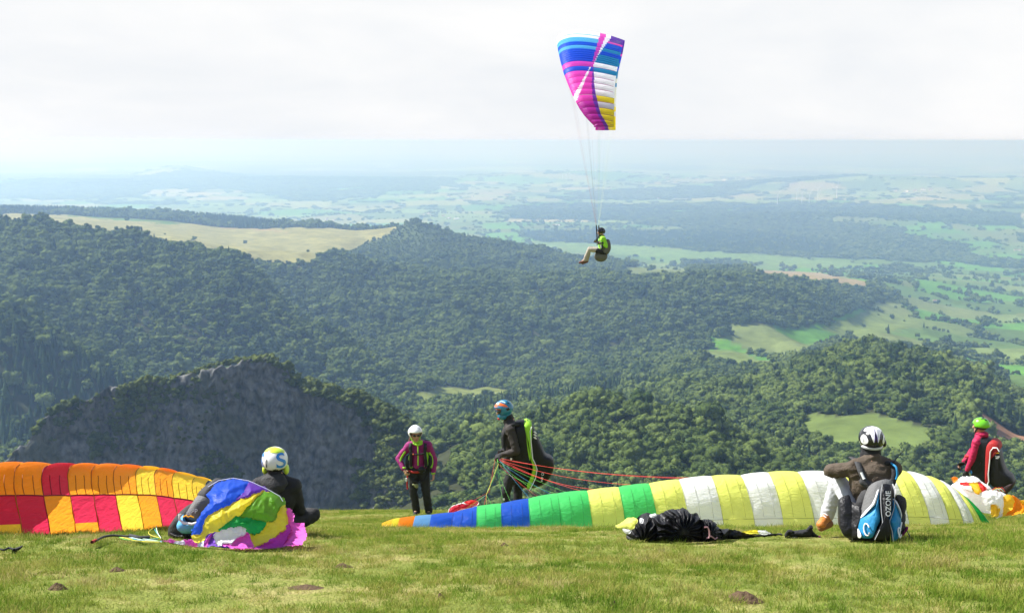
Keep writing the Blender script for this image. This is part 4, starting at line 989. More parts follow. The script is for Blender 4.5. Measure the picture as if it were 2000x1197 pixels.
LB = [('white_panel', Z([(360,1100),(400,1010),(470,970),(600,960),(620,1060),(480,1075)]), LILAC),
 ('pink_panel', Z([(1230,705),(1270,700),(1315,760),(1305,850),(1400,850),(1425,900),(1432,1000),(1380,1055),(1250,1078),(1180,1070),(1200,900)]), PINK),
 ('magenta_panel', Z([(1270,840),(1290,940),(1230,1050),(1190,1095),(1060,1112),(930,1095),(930,1040),(1060,1010),(1160,940)]), MAG),
 ('blue_panel', Z([(470,570),(530,500),(600,445),(740,420),(890,445),(880,520),(790,620),(700,700),(600,760),(480,860),(430,985),(325,975),(350,870),(420,740),(500,640)]), BLUE),
 ('purple_panel', Z([(880,445),(960,472),(1080,530),(980,590),(850,650),(735,660),(790,590),(850,510)]), PURP),
 ('yellow_panel', Z([(318,965),(415,950),(440,860),(480,780),(560,735),(700,660),(850,600),(1040,530),(1090,560),(990,640),(880,740),(760,820),(640,900),(560,950),(480,990),(420,1040),(340,1035)]), YELLOW),
 ('yellow_panel', Z([(1190,640),(1240,690),(1262,790),(1250,885),(1160,970),(1040,1035),(930,1080),(880,1000),(900,920),(1000,900),(1040,840),(1130,800)]), YELLOW),
 ('dark_green_panel', Z([(760,780),(900,790),(1050,810),(1035,900),(960,960),(850,945),(760,920),(570,925),(660,860)]), DGREEN),
 ('green_panel', Z([(1030,540),(1110,555),(1190,590),(1222,660),(1150,770),(1120,835),(1030,835),(900,800),(800,790),(850,710),(930,620)]), GRASSG),
 ('purple_panel', Z([(480,960),(560,945),(590,1060),(520,1075),(430,1075)]), PURP),
 ('pink_panel', Z([(610,1070),(660,1000),(760,940),(860,930),(905,1000),(925,1085),(800,1105),(700,1085)]), PINK),
 ('white_panel', Z([(540,960),(640,910),(720,885),(800,880),(865,905),(840,960),(770,1000),(720,1045),(640,1040),(570,1060),(545,1010)]), WHITE),
 ('pink_panel', Z([(440,1075),(500,970),(530,950),(520,1010),(470,1075)]), PINK),
 ('pink_panel', Z([(20,1060),(60,1020),(160,1015),(260,1015),(340,1025),(390,1080),(330,1125),(210,1145),(60,1135)]), PINK),
 ('white_panel', Z([(140,1060),(185,1015),(265,1025),(240,1090),(180,1125)]), LILAC)]
heap(bw, sf, 1.6, LB, .05, 16, .030, 8, seed=2.3, edge=3.5)
tube('piping', [Vector(sf(*z1(*p))) + Vector((0, -.07, .02)) for p in [(500,500),(600,440),(740,415),(890,440),(960,470),(1080,525),(1195,590),(1225,640)]], .003, LILAC, bw)

# grey harness leaning in the heap
hp = ghit(380, 1052)
ha = empty('paraglider_harness', hp, 0, 'grey harness with light blue end half covered by the bunched wing', 'harness', 'paraglider harnesses')
sh = rel(dome(400, 1010, 120, 110, hp.y + .3, .45), hp)
patch('side_shell', Z([(95,900),(180,770),(300,670),(440,640),(400,900),(330,1020),(110,1010)]), sh, DGREY, ha, .04, .02, 8, thick=.2)
patch('back_shell', Z([(380,570),(480,470),(560,415),(620,430),(600,520),(560,640),(470,720),(400,760)]), sh, DGREY, ha, .10, .012, 8, thick=.3)
patch('airbag', Z([(265,780),(330,660),(400,570),(500,560),(560,640),(440,800),(370,840),(280,820)]), sh, GREY, ha, .15, .01, 6, thick=.2)
patch('airbag_end', Z([(185,860),(250,760),(280,830),(370,860),(420,850),(360,950),(250,960),(190,920)]), sh, SKYF, ha, .15, .008, 6, thick=.2)
tube('piping', [Vector(sh(*z1(*p))) + Vector((0, -.16, .05)) for p in [(255,765),(250,820),(290,850),(370,862),(430,845)]], .012, WHITEF, ha)
def on_sh(dx, dy, s):
    return lambda u, v: Vector(sh(*z1(dx + u * s, dy - v * s))) + Vector((0, -.185, .055))
text_part('lettering', 'sup', on_sh(390, 722, 60), WHITEF, ha); text_part('lettering', 'air', on_sh(352, 752, 60), WHITEF, ha)
tube('logo_wave', [on_sh(0, 0, 1)(x, -y) for x, y in [(290, 790), (320, 775), (340, 790), (365, 780), (395, 795)]], .006, YEL, ha)
patch('base_cover', Z([(105,940),(200,960),(320,960),(330,1025),(200,1020),(100,1010)]), sh, BLACKN, ha, .08, .012, 9, thick=.1)

# loose lines and brake handle on the grass
def gp(px, py, dz=.03):
    p = ghit(px, py); return Vector((p.x, p.y, gz(p.x, p.y) + dz))
q0 = gp(250, 1060)
ll = empty('line_bundle', q0, 0, 'tangle of thin turquoise and yellow lines lying on the grass below the red wing', 'lines')
for k in range(12):
    a = [(312 + random.uniform(-6, 6), 1062 + random.uniform(-6, 8)), (285 + random.uniform(-10, 10), 1066 + random.uniform(-7, 5)), (255 + random.uniform(-12, 12), 1060 + random.uniform(-4, 4)), (232, 1057)]
    if k > 7: a = [(315, 1060), (305 + random.uniform(-12, 8), 1050 + random.uniform(-8, 4)), (300 + random.uniform(-25, 12), 1035 + random.uniform(-6, 8))]
    tube('line', [p - q0 for p in [Vector(c) for c in curve([gp(x, y, .04) for x, y in a], 14)]], .003, [L_BLUE, L_YEL, L_GREEN, L_WHITE][k % 4], ll, 5)
br = empty('brake_handle', gp(262, 1058), 0, 'dark padded handle with curved strap and red tip on the grass', 'handle')
b0 = br.location
tube('grip', [gp(x, y, .05) - b0 for x, y in [(254, 1058), (264, 1059), (274, 1061), (292, 1061)]], .016, DGREY, br, 8)
tube('strap', [Vector(c) - b0 for c in curve([gp(x, y, .05) for x, y in [(252, 1058), (228, 1057), (205, 1060), (186, 1068)]], 14)], .010, DGREY, br)
tube('red_tip', [gp(x, y, .05) - b0 for x, y in [(188, 1067), (180, 1070)]], .014, REDF, br)
bs = empty('strap_buckle', gp(20, 1082), 0, 'small black strap with buckle lying on the grass at the left edge', 'strap'); b0 = bs.location
tube('webbing', [Vector(c) - b0 for c in curve([gp(x, y, .04) for x, y in [(-4, 1080), (8, 1084), (18, 1080), (28, 1083)]], 12)], .009, BLACK, bs)
slab('buckle', [(-.03, 0), (.03, .03), (.05, .06), (.02, .05), (-.03, .03)], .02, BLACK, bs, org=gp(33, 1081, .0) - b0)

# ------------------------------------------------------------------ black bundle, glove, bunched wing ends
z6 = lambda x, y: (1200 + x * .21, 970 + y * .21)
Z6 = lambda L: [z6(*p) for p in L]
kp_ = ghit(1320, 1058)
kb = empty('fabric_bundle', kp_, 0, 'crumpled heap of black folded cloth in front of the long lemon wing', 'bundle')
sk = rel(dome(1312, 1040, 110, 62, kp_.y + .25, .42), kp_)
blob('core', [ell(Vector(sk(1300, 1040)) + Vector((0, .34, -.08)), (.32, .22, .13))], BLACKN, kb, .03, 3)
def bfold(x, y, k, e):
    if k > 3: return 0.0
    cx3, cy3 = (z6(640, 330) if k == 2 else z6(880, 360) if k == 1 else z6(250, 440)); an = math.atan2(y - cy3, (x - cx3)); rr = math.hypot(x - cx3, y - cy3)
    s_ = an * 9.5 + 1.6 * mnoise.noise((x * .05, y * .05, k)) + rr * .012
    return .030 * (1 - 2 * abs(math.sin(s_))) * min(1, rr / 25)
KB = [('tail', Z6([(940,300),(1100,298),(1200,325),(1330,350),(1450,335),(1545,335),(1568,360),(1530,355),(1460,362),(1330,372),(1150,398),(960,402)]), BLACKN),
 ('side_fold', Z6([(770,215),(880,208),(950,250),(995,330),(990,400),(860,415),(740,410),(700,300)]), BLACKN),
 ('folded_mass', Z6([(240,420),(330,240),(390,180),(470,125),(520,110),(570,115),(650,100),(710,150),(770,140),(800,215),(810,300),(800,410),(600,418),(400,415)]), BLACKN),
 ('folded_mass', Z6([(100,375),(150,280),(200,205),(280,145),(335,150),(370,250),(400,330),(360,420),(220,436)]), BLACKN),
 ('yellow_lining', Z6([(1190,318),(1290,305),(1360,318),(1330,342),(1240,338)]), YELLOW), ('white_lining', Z6([(1330,312),(1400,315),(1455,340),(1380,348),(1340,338)]), WHITE),
 ('yellow_corner', Z6([(60,240),(110,195),(180,188),(215,215),(160,300),(110,285),(30,285),(0,268)]), LEMON), ('white_corner', Z6([(75,290),(150,300),(165,285),(130,345),(100,340)]), WHITE), ('white_corner', Z6([(325,165),(380,148),(395,175),(340,195)]), WHITE), ('white_corner', Z6([(238,198),(264,203),(258,242),(230,238)]), WHITE)]
heap(kb, sk, .8, KB, .05, 12, .010, 14, fold=bfold, seed=5.1, edge=1.8)
tube('pink_cord', [Vector(sk(*z6(x, y))) + Vector((0, -.16, .04)) for x, y in [(810, 270), (840, 268), (855, 300), (858, 345), (850, 370)]], .006, L_PINK, kb)
tube('pink_cord', [Vector(sk(*z6(x, y))) + Vector((0, -.10, .03)) for x, y in [(840, 380), (880, 360), (920, 390), (940, 370)]], .006, L_PINK, kb)
gl_o = ghit(1568, 1050)
gl = empty('glove', gl_o, 0, 'black padded glove lying flat on the grass between bundle and orange boot', 'glove')
sg = rel(dome(1568, 1045, 60, 22, gl_o.y + .08, .12), gl_o)
patch('palm', Z6([(1590,330),(1680,312),(1780,300),(1830,290),(1850,320),(1840,370),(1760,380),(1660,370),(1600,360)]), sg, BLACK, gl, .06, .012, 16, thick=.05)
for pp in ([(1600, 325), (1585, 350), (1592, 380)], [(1640, 318), (1610, 312), (1590, 330)], [(1680, 372), (1640, 378), (1604, 372)], [(1790, 300), (1815, 270), (1825, 285)]):
    c = [Vector(sg(*z6(*p))) + Vector((0, -.05, .01)) for p in pp]
    blob('finger', [cap(c[0], c[1], .018, .017), cap(c[1], c[2], .017, .013)], BLACK, gl, .007, 2)
patch('cuff', Z6([(1830,310),(1880,350),(1920,368),(1910,385),(1860,388),(1830,375)]), sg, BLACK, gl, .04, .008, 14, thick=.03); patch('pull_tab', Z6([(1880,362),(1915,362),(1912,380),(1880,378)]), sg, PINK, gl, .05, .003, 14)
# bunched wing at the far right
z5 = lambda x, y: (1840 + x * .2171, 800 + y * .2171)
Z5 = lambda L: [z5(*p) for p in L]
wp = gpt(1945, 17.6)
bw2 = empty('paraglider_wing', wp, 0, 'bunched white, yellow, orange and red paraglider wing behind the end of the long wing', 'paraglider wing', 'paraglider wings on the meadow')
sw_ = rel(dome(1945, 985, 110, 62, 18.2, .6), wp)
blob('core', [ell(Vector(sw_(1915, 965)) + Vector((0, .5, -.15)), (.30, .25, .22)), ell(Vector(sw_(1960, 985)) + Vector((0, .5, -.1)), (.30, .25, .18))], WHITE, bw2, .03, 3)
RBN = [('orange_panel', Z5([(70,615),(100,595),(140,612),(150,640),(100,650)]), ORANGE), ('white_panel', Z5([(120,640),(170,600),(250,590),(320,610),(365,650),(440,700),(420,770),(260,740),(150,680)]), WHITE), ('red_panel', Z5([(145,642),(240,655),(250,680),(160,675)]), RED), ('yellow_panel', Z5([(235,655),(310,655),(350,735),(310,765),(250,700)]), YEL), ('red_panel', Z5([(305,648),(360,668),(385,715),(350,742)]), RED),
 ('white_panel', Z5([(325,745),(420,712),(520,740),(550,790),(548,900),(520,965),(470,965),(400,910),(360,820)]), WHITE), ('yellow_panel', Z5([(415,860),(455,848),(488,890),(482,955),(430,962)]), YEL), ('yellow_panel', Z5([(538,780),(600,758),(645,800),(635,880),(600,925),(525,962),(545,860)]), YEL), ('orange_panel', Z5([(620,762),(680,795),(722,860),(718,920),(640,940),(555,950),(620,890),(640,820)]), ORANGE), ('yellow_panel', Z5([(690,812),(740,812),(795,850),(785,905),(700,940),(725,870)]), YEL), ('orange_panel', Z5([(770,820),(860,850),(880,920),(770,935)]), ORANGE)]
heap(bw2, sw_, 1.2, RBN, .09, 12, .03, 6, seed=7.7, edge=2)
for k in range(7): tube('line', [Vector(sw_(*z5(400 + 8 * k, 700))) + Vector((0, -.2, .02)), Vector(sw_(*z5(430 + 9 * k, 690 + 6 * (k % 3)))) + Vector((0, -.22, .05)), Vector(sw_(*z5(460 + 10 * k, 715))) + Vector((0, -.2, .02))], .005, [L_RED, L_YEL, L_WHITE][k % 3], bw2)
# red and white folded wing tip behind the blue panels
z3 = lambda x, y: (860 + x * .2089, 760 + y * .2089)
Z3 = lambda L: [z3(*p) for p in L]
tp = gpt(905, 17.2)
bw3 = empty('paraglider_wing', tp, 0, 'small folded red and white wing tip poking up behind the blue panels', 'paraglider wing', 'paraglider wings on the meadow')
st = rel(dome(905, 995, 45, 30, 17.5, .3), tp)
heap(bw3, st, 1.0, [('white_panel', Z3([(65,1160),(90,1100),(160,1070),(230,1050),(330,1040),(365,1060),(330,1095),(365,1110),(360,1190),(80,1200)]), WHITE), ('red_panel', Z3([(72,1145),(100,1100),(180,1072),(205,1095),(150,1140),(95,1172)]), CRIM), ('red_panel', Z3([(220,1055),(290,1033),(358,1043),(332,1085),(250,1072)]), RED), ('red_panel', Z3([(180,1070),(240,1075),(320,1090),(260,1112),(180,1105)]), CRIM)], .06, 7, .03, 9, seed=1.1, edge=2)
shr = empty('shrub', (B[0][0], B[0][1], B[0][2]), 0, 'small round bush on the brow of the rocky crag', 'shrub', 'bushes on the crag')
shr.scale = (B[0][3],) * 3
bush_o = link('foliage', BUSH, None, shr)
instancer('crag_undergrowth', B[1:, :3], rng.uniform(0, 6.28, len(B) - 1), np.stack([B[1:, 3], B[1:, 3], B[1:, 3] * rng.uniform(.7, 1.2, len(B) - 1)], 1), np.zeros(len(B) - 1), [bush_o])

# ------------------------------------------------------------------ haze
HZ = float(GZ.min()) - 1.0
bm = bmesh.new(); bmesh.ops.create_cube(bm, size=1.0)
hx, hy0, hy1, hz1 = 62000, -400, 96000, 7.0
for v in bm.verts: v.co = ((-hx if v.co.x < 0 else hx), (hy0 if v.co.y < 0 else hy1), (HZ if v.co.z < 0 else hz1))
me = bpy.data.meshes.new('haze'); bm.to_mesh(me); bm.free()
m, t, o = mat_new('haze air'); pv = nn(t, 'ShaderNodeVolumePrincipled')
pv.inputs['Color'].default_value = (.41, .64, 1, 1); pv.inputs['Absorption Color'].default_value = (.74, .66, .60, 1); pv.inputs['Density'].default_value = .00016; pv.inputs['Anisotropy'].default_value = .55
t.links.new(pv.outputs[0], o.inputs['Volume'])
haze = tag(link('haze', me, m), kind='stuff')
# ------------------------------------------------------------------ people (x right, y away, z up in metres from the feet)
V3 = Vector
def hand_prims(w, d, n, s=1.0, curl=.5):
    """palm, four bent fingers of different length and a thumb; w wrist, d direction, n back of the hand"""
    d = V3(d).normalized(); n = V3(n); n = (n - d * n.dot(d)).normalized(); sdv = d.cross(n); w = V3(w); P = []
    k = w + d * .085 * s
    P.append(cap(w, w + d * .03 * s, .024 * s, .026 * s))
    for i, q in enumerate((-.028, -.009, .010, .028)):
        P.append(cap(w + d * .02 * s + sdv * q * .7 * s, k + sdv * q * s, .016 * s, .012 * s))
        L = (.062, .074, .070, .054)[i] * s; a = curl
        d1 = (d * math.cos(a) - n * math.sin(a)).normalized(); d2 = (d * math.cos(2.2 * a) - n * math.sin(2.2 * a)).normalized()
        m_ = k + sdv * q * s + d1 * L * .55; P.append(cap(k + sdv * q * s, m_, .0105 * s, .0095 * s)); P.append(cap(m_, m_ + d2 * L * .5, .0095 * s, .008 * s))
    tb = w + d * .03 * s - sdv * .028 * s; td = (d * .6 - sdv * .7 - n * .35).normalized(); te = tb + td * .038 * s
    P.append(cap(tb, te, .013 * s, .011 * s)); P.append(cap(te, te + (td + d * .8).normalized() * .03 * s, .011 * s, .009 * s))
    return P
def head_prims(c, face, s=1.0):
    c = V3(c); f = V3(face).normalized(); u = V3((0, 0, 1)); u = (u - f * u.dot(f)).normalized(); r = f.cross(u)
    az = math.atan2(-f.x, f.y)
    P = [ell(c + f * .0, (.078 * s, .095 * s, .105 * s), (0, 0, az)), ell(c + f * .03 - u * .065 * s, (.055 * s, .062 * s, .06 * s), (0, 0, az)),
         cap(c + f * .092 * s + u * .015, c + f * .112 * s - u * .022 * s, .011 * s, .016 * s), ell(c + f * .082 * s - u * .095 * s, (.024, .02, .018), (0, 0, az)),
         cap(c + f * .088 * s - u * .058 * s - r * .02, c + f * .088 * s - u * .058 * s + r * .02, .008, .008),
         cap(c + f * .083 * s + u * .03 - r * .05, c + f * .083 * s + u * .03 + r * .05, .014, .014)]
    for s_ in (-1, 1): P.append(ell(c + r * s_ * .078 * s - u * .01, (.016, .03, .034), (0, 0, az)))
    return P
def body_prims(J):
    P = head_prims(J['head'], J['face'], J.get('hs', 1.0))
    nk = V3(J['neck']); P.append(cap(V3(J['head']) - V3((0, 0, .06)), nk, .052, .058)); P.append(cap(nk, J['pelvis'], .085, .10))
    for s in 'lr':
        P += [cap(nk, J['sh' + s], .045, .038), cap(J['sh' + s], J['el' + s], .042, .034), cap(J['el' + s], J['wr' + s], .034, .024), cap(J['pelvis'], J['hp' + s], .09, .085), cap(J['hp' + s], J['kn' + s], .078, .052), cap(J['kn' + s], J['an' + s], .048, .034), cap(J['an' + s], J['to' + s], .036, .03)]
        P += hand_prims(J['wr' + s], J['hd' + s], J['hn' + s], J.get('hsz', 1.0), J.get('curl', .5))
    return P
def jacket_prims(J, f=1.0, chest=(.17, .12, .20), cc=None, cuff=.9):
    nk, pv = V3(J['neck']), V3(J['pelvis']); P = []
    ch = V3(cc) if cc else nk.lerp(pv, .38)
    P += [ell(ch, chest), cap(ch, pv.lerp(nk, .12), .135 * f, .135 * f), cap(nk + V3((0, 0, .015)), ch, .075 * f, .12 * f)]
    for s in 'lr':
        sh, el, wr = V3(J['sh' + s]), V3(J['el' + s]), V3(J['wr' + s]); P += [cap(ch.lerp(sh, .55), sh, .10 * f, .078 * f), cap(nk - V3((0, 0, .03)), sh, .085 * f, .074 * f), cap(sh, el, .072 * f, .056 * f), cap(el, el.lerp(wr, cuff), .056 * f, .041 * f)]
        P.append(ell(pv + (V3(J['hp' + s]) - pv) * .8 + V3((0, 0, .08)), (.10 * f, .11 * f, .08)))
    return P
def trouser_prims(J, f=1.0):
    P = [ell(J['pelvis'], (.165 * f, .125 * f, .12 * f))]
    for s in 'lr':
        hp, kn, an = V3(J['hp' + s]), V3(J['kn' + s]), V3(J['an' + s])
        P += [cap(hp, kn, .098 * f, .070 * f), cap(kn, kn.lerp(an, .45), .068 * f, .066 * f), cap(kn.lerp(an, .45), an + (an - kn).normalized() * .015, .068 * f, .064 * f)]
    return P
def boot_prims(an, to): 
    an, to = V3(an), V3(to); h = an + V3((0, 0, -.03)); return [cap(an + V3((0, 0, .05)), h, .055, .054), cap(h + (an - to).normalized() * .03 * V3((1, 1, 0)).length * .7, to, .046, .040), ell(to + V3((0, 0, -.005)), (.046, .046, .036))]
def helmet(c, r, face, cut, mat, parent, rim=None, fz=.0, open_f=.55, name='helmet', tilt=0.0):
    """shell with the front cut away below the brow; c centre, r radii across, along, up"""
    f = V3((face[0], face[1], 0)).normalized(); rt = f.cross(V3((0, 0, 1)))
    M = Matrix((rt, f, V3((0, 0, 1)))).transposed() @ Matrix.Rotation(tilt, 3, 'X')
    bm = bmesh.new(); bmesh.ops.create_icosphere(bm, subdivisions=4, radius=1.0)
    dele = [v for v in bm.verts if v.co.z < cut or (v.co.y > open_f and v.co.z < fz)]
    bmesh.ops.delete(bm, geom=dele, context='VERTS')
    for v in bm.verts:
        q = V3((v.co.x * r[0], v.co.y * r[1], v.co.z * r[2])); v.co = V3(c) + M @ q
    bmesh.ops.solidify(bm, geom=bm.faces[:], thickness=.014)
    bmesh.ops.recalc_face_normals(bm, faces=bm.faces)
    me = bpy.data.meshes.new(name); bm.to_mesh(me); bm.free(); ob = link(name, me, mat, parent, True)
    def surf(az, el, lift=1.03):
        a, e = R(az), R(el)      # az 0 = back of the head, positive towards the viewer's right when seen from behind
        q = V3((math.sin(a) * math.cos(e) * r[0], -math.cos(a) * math.cos(e) * r[1], math.sin(e) * r[2])) * lift
        return V3(c) + M @ q
    return ob, surf
def decal(name, poly, surf, mat, parent, sharp=False):
    """thin painted field following the shell, outline in azimuth and elevation degrees"""
    Q = smooth_poly(poly, 40) if not sharp else np.array(poly, float); c = Q.mean(0); n = len(Q); V = [surf(c[0], c[1])]; Fc = []
    for i in range(1, 7):
        for k in range(n): q = c + (Q[k] - c) * i / 6; V.append(surf(q[0], q[1]))
    for k in range(n):
        Fc.append((0, 1 + k, 1 + (k + 1) % n, 0))
    tri = [(0, 1 + k, 1 + (k + 1) % n) for k in range(n)]
    for i in range(5):
        for k in range(n):
            a, b, c2, d = 1 + i * n + k, 1 + i * n + (k + 1) % n, 1 + (i + 1) * n + (k + 1) % n, 1 + (i + 1) * n + k; tri += [(a, d, c2), (a, c2, b)]
    return link(name, mesh_np(name, np.array(V), np.array(tri)), mat, parent)
def person(loc, J, label): 
    p = empty('person', loc, 0, label, 'person', 'pilots on the launch meadow')
    blob('body', body_prims(J), SKIN, p, .0075, 2)
    return p

# --- 1 standing, white helmet, magenta and lime jacket, hand on hip
J = dict(head=(-.065, -.02, 1.535), face=(.28, -1, -.08), neck=(-.02, .02, 1.39), pelvis=(-.02, .02, .90), shl=(-.185, 0, 1.325), ell=(-.385, .02, 1.085), wrl=(-.275, -.13, .905), hdl=(.5, -.5, -.8), hnl=(-.8, -.4, .1),
    shr=(.165, 0, 1.335), elr=(.275, .03, 1.05), wrr=(.265, -.06, .80), hdr=(.02, -.25, -1), hnr=(.95, -.2, 0), hpl=(-.095, .02, .86), hpr=(.075, .02, .86), knl=(-.115, -.04, .46), knr=(.125, -.04, .45), anl=(-.065, .03, .09), anr=(.165, .03, .085), tol=(-.085, -.12, .04), tor=(.17, -.12, .035), curl=.7)
p1 = gpt(820, 22.4); P = person(p1, J, 'person with white helmet and magenta and lime jacket standing with hand on hip')
blob('jacket', jacket_prims(J, 1.04, (.165, .12, .2)), MAGJ, P, .012, 4, .010, 12)
blob('trousers', trouser_prims(J, 1.1), BLACK, P, .012, 4, .010, 10)
for s in 'lr': blob('boot', boot_prims(J['an' + s], J['to' + s]), BLACK, P, .009, 3)
h, s1 = helmet((-.07, .0, 1.585), (.122, .142, .137), (.28, -1), -.82, WHELM, P, fz=.05, open_f=.5)
decal('vent_mark', [(150, 20), (156, 20), (156, 14), (150, 14)], s1, REDF, h); decal('vent_mark', [(120, 38), (128, 40), (128, 34), (120, 33)], s1, DGREY, h); decal('vent_mark', [(-150, 40), (-140, 40), (-142, 34), (-150, 35)], s1, DGREY, h)
f = V3((.28, -1, -.08)).normalized(); r_ = f.cross(V3((0, 0, 1))).normalized(); hc = V3((-.065, -.02, 1.535))
g = empty('sunglasses', (0, 0, 0)); g.parent = P
for s in (-1, 1): blob('lens', [ell(hc + f * .098 + r_ * s * .036 + V3((0, 0, .018)), (.033, .014, .024), (0, 0, math.atan2(-f.x, f.y)))], LENS, g, .005, 2)
tube('frame', curve([hc + r_ * -.085 + f * .0 + V3((0, 0, .02)), hc + f * .085 - r_ * .06 + V3((0, 0, .025)), hc + f * .108 + V3((0, 0, .026)), hc + f * .085 + r_ * .06 + V3((0, 0, .025)), hc + r_ * .085 + V3((0, 0, .02))], 14), .005, LENS, g)
blob('lips', [cap(hc + f * .098 - V3((0, 0, .058)) - r_ * .018, hc + f * .098 - V3((0, 0, .058)) + r_ * .018, .007, .007)], mat_plain('lips', (.36, .10, .08), .5), P, .004, 1)
strap('chin_strap', [hc + r_ * -.09 + V3((0, 0, -.02)), hc + f * .04 - r_ * .06 - V3((0, 0, .10)), hc + f * .07 - V3((0, 0, .125)), hc + f * .04 + r_ * .06 - V3((0, 0, .10)), hc + r_ * .09 + V3((0, 0, -.02))], .025, LIMEF, P, f, .008)
blob('hair', [cap((-.13, .10, 1.52), (-.17, .08, 1.42), .035, .03), cap((-.17, .08, 1.42), (-.205, .05, 1.33), .03, .012)], HAIRM, P, .008, 3, .004, 30)
blob('collar', [cap((-.075, -.02, 1.40), (.035, -.02, 1.40), .045, .045), cap((-.09, -.06, 1.385), (-.03, -.10, 1.37), .025, .022), cap((.05, -.06, 1.385), (-.01, -.10, 1.37), .025, .022)], LIMEF, P, .009, 2)
strap('zip', [(-.015, -.118, 1.37), (-.012, -.135, 1.25), (-.012, -.135, 1.1), (-.015, -.132, .99)], .022, LIMEF, P)
for s, L in ((-1, [(-.14, -.085, 1.20), (-.165, -.09, 1.1), (-.155, -.09, .98), (-.135, -.09, .93)]), (1, [(.125, -.09, 1.22), (.15, -.08, 1.12), (.14, -.085, 1.0), (.12, -.09, .95)])): strap('side_panel', L, .065, LIMEF, P, (s * .55, -.83, 0), .01)
strap('sleeve_panel', [(-.25, -.055, 1.24), (-.32, -.05, 1.13), (-.345, -.06, 1.07), (-.30, -.10, .97)], .035, LIMEF, P, (.5, -.85, 0), .01); strap('sleeve_panel', [(.19, -.07, 1.22), (.24, -.045, 1.1), (.245, -.05, 1.03), (.225, -.075, .93)], .04, LIMEF, P, (-.3, -.95, 0), .01)
strap('cuff', [(-.30, -.145, .955), (-.275, -.165, .95), (-.245, -.15, .955)], .03, LIMEF, P); strap('waistband', [(-.20, -.08, .875), (-.1, -.14, .865), (-.02, -.155, .87), (.1, -.14, .90)], .04, REDF, P, (0, -1, 0), .01)
strap('cuff', [(.225, -.09, .83), (.26, -.105, .825), (.30, -.08, .83)], .03, LIMEF, P)
hr = empty('paraglider_harness', p1, 0, 'black harness of straps worn over the magenta jacket', 'harness', 'paraglider harnesses')
for L in ([(-.16, .08, 1.42), (-.15, -.08, 1.37), (-.145, -.128, 1.25), (-.15, -.13, 1.08), (-.155, -.11, .95)], [(.13, .08, 1.42), (.12, -.08, 1.37), (.115, -.128, 1.25), (.13, -.13, 1.08), (.14, -.11, .95)]): strap('shoulder_strap', L, .055, BLACK, hr, (0, -1, .1), .02)
strap('chest_strap', [(-.15, -.15, 1.215), (-.02, -.165, 1.205), (.12, -.15, 1.225)], .025, BLACK, hr, (0, -1, 0), .014)
for x in (-.155, .12): blob('pad', [ell((x, -.115, 1.31), (.036, .03, .06))], BLACK, hr, .01, 3); 
blob('buckle', [ell((-.095, -.165, 1.21), (.02, .012, .015))], OHELM, hr, .005, 1)
blob('side_pouch', [ell((-.20, .0, 1.02), (.06, .10, .14)), ell((-.19, .03, .88), (.07, .1, .1))], BLACK, hr, .014, 3, .006); blob('side_pouch', [ell((.205, .0, 1.05), (.05, .10, .16)), ell((.19, .0, .92), (.05, .09, .1))], BLACK, hr, .014, 3, .006)
blob('seat_pad', [ell((-.02, .16, .84), (.19, .09, .16)), ell((-.02, .15, 1.1), (.17, .07, .26))], BLACKN, hr, .016, 3)
blob('cockpit_pouch', [ell((.055, -.165, .915), (.075, .05, .065))], BLACKN, hr, .01, 3); blob('radio', [ell((-.045, -.13, .60), (.04, .03, .045)), cap((-.11, -.12, .62), (-.05, -.13, .61), .02, .02)], mat_plain('khaki pouch', (.20, .21, .09), .6), hr, .008, 2)
tube('loop_strap', curve([(-.09, -.11, .50), (-.03, -.12, .40), (.03, -.11, .36), (.075, -.10, .47)], 16), .007, BLACK, hr); strap('leg_strap', [(-.2, -.06, .84), (-.17, -.12, .76), (-.08, -.13, .68), (.0, -.12, .66)], .035, BLACK, hr); strap('leg_strap', [(.17, -.06, .84), (.14, -.12, .74), (.06, -.13, .67), (.0, -.12, .66)], .035, BLACK, hr)
slab('carabiner', [(-.012, -.03), (.012, -.03), (.015, .03), (-.015, .03)], .01, WHITEF, hr, org=(-.235, -.08, .70)); strap('hanging_strap', [(-.215, -.05, .78), (-.225, -.07, .62), (-.215, -.07, .52)], .03, REDF, hr)

# --- pod shaped harness worn by the standing people
def pod(loc, label, A, N, parts):
    o = empty('paraglider_harness', loc, 0, label, 'harness', 'paraglider harnesses')
    for nm, poly, hw, mt, off, rn in parts: slab(nm, poly, hw, mt, o, A=A, N=N, org=V3(N).normalized() * off, rnd=rn, wr=.006 if mt in (BLACKN, DGREY) else 0.0)
    return o
# --- 2 standing in profile, blue and orange helmet
k3 = lambda x, y: ((x - 690) * .00164, 1.905 - (y - 78) * .00164)
J = dict(head=(-.155, -.02, 1.755), face=(-.93, -.38, -.22), neck=(-.075, 0, 1.60), pelvis=(.0, .0, .94), shl=(-.055, -.175, 1.49), ell=(.035, -.25, 1.17), wrl=(-.18, -.215, 1.11), hdl=(-.95, .15, -.35), hnl=(.1, -.5, .85),
    shr=(-.06, .18, 1.49), elr=(.0, .25, 1.18), wrr=(-.15, .17, 1.10), hdr=(-.95, -.2, -.35), hnr=(-.1, .4, .9), hpl=(.0, -.09, .90), hpr=(.02, .09, .90), knl=(-.13, -.10, .49), knr=(.06, .12, .48), anl=(-.10, -.1, .09), anr=(.06, .13, .09), tol=(-.26, -.12, .05), tor=(-.10, .13, .05), curl=.85)
p2 = gpt(1004, 19.4); P = person(p2, J, 'person in brown top and black trousers with blue and orange helmet holding coloured lines')
blob('jacket', jacket_prims(J, 1.0, (.14, .17, .22), cuff=.95), BROWN2, P, .012, 4, .013, 11); blob('trousers', trouser_prims(J, 1.0), BLACK, P, .012, 4, .011, 10)
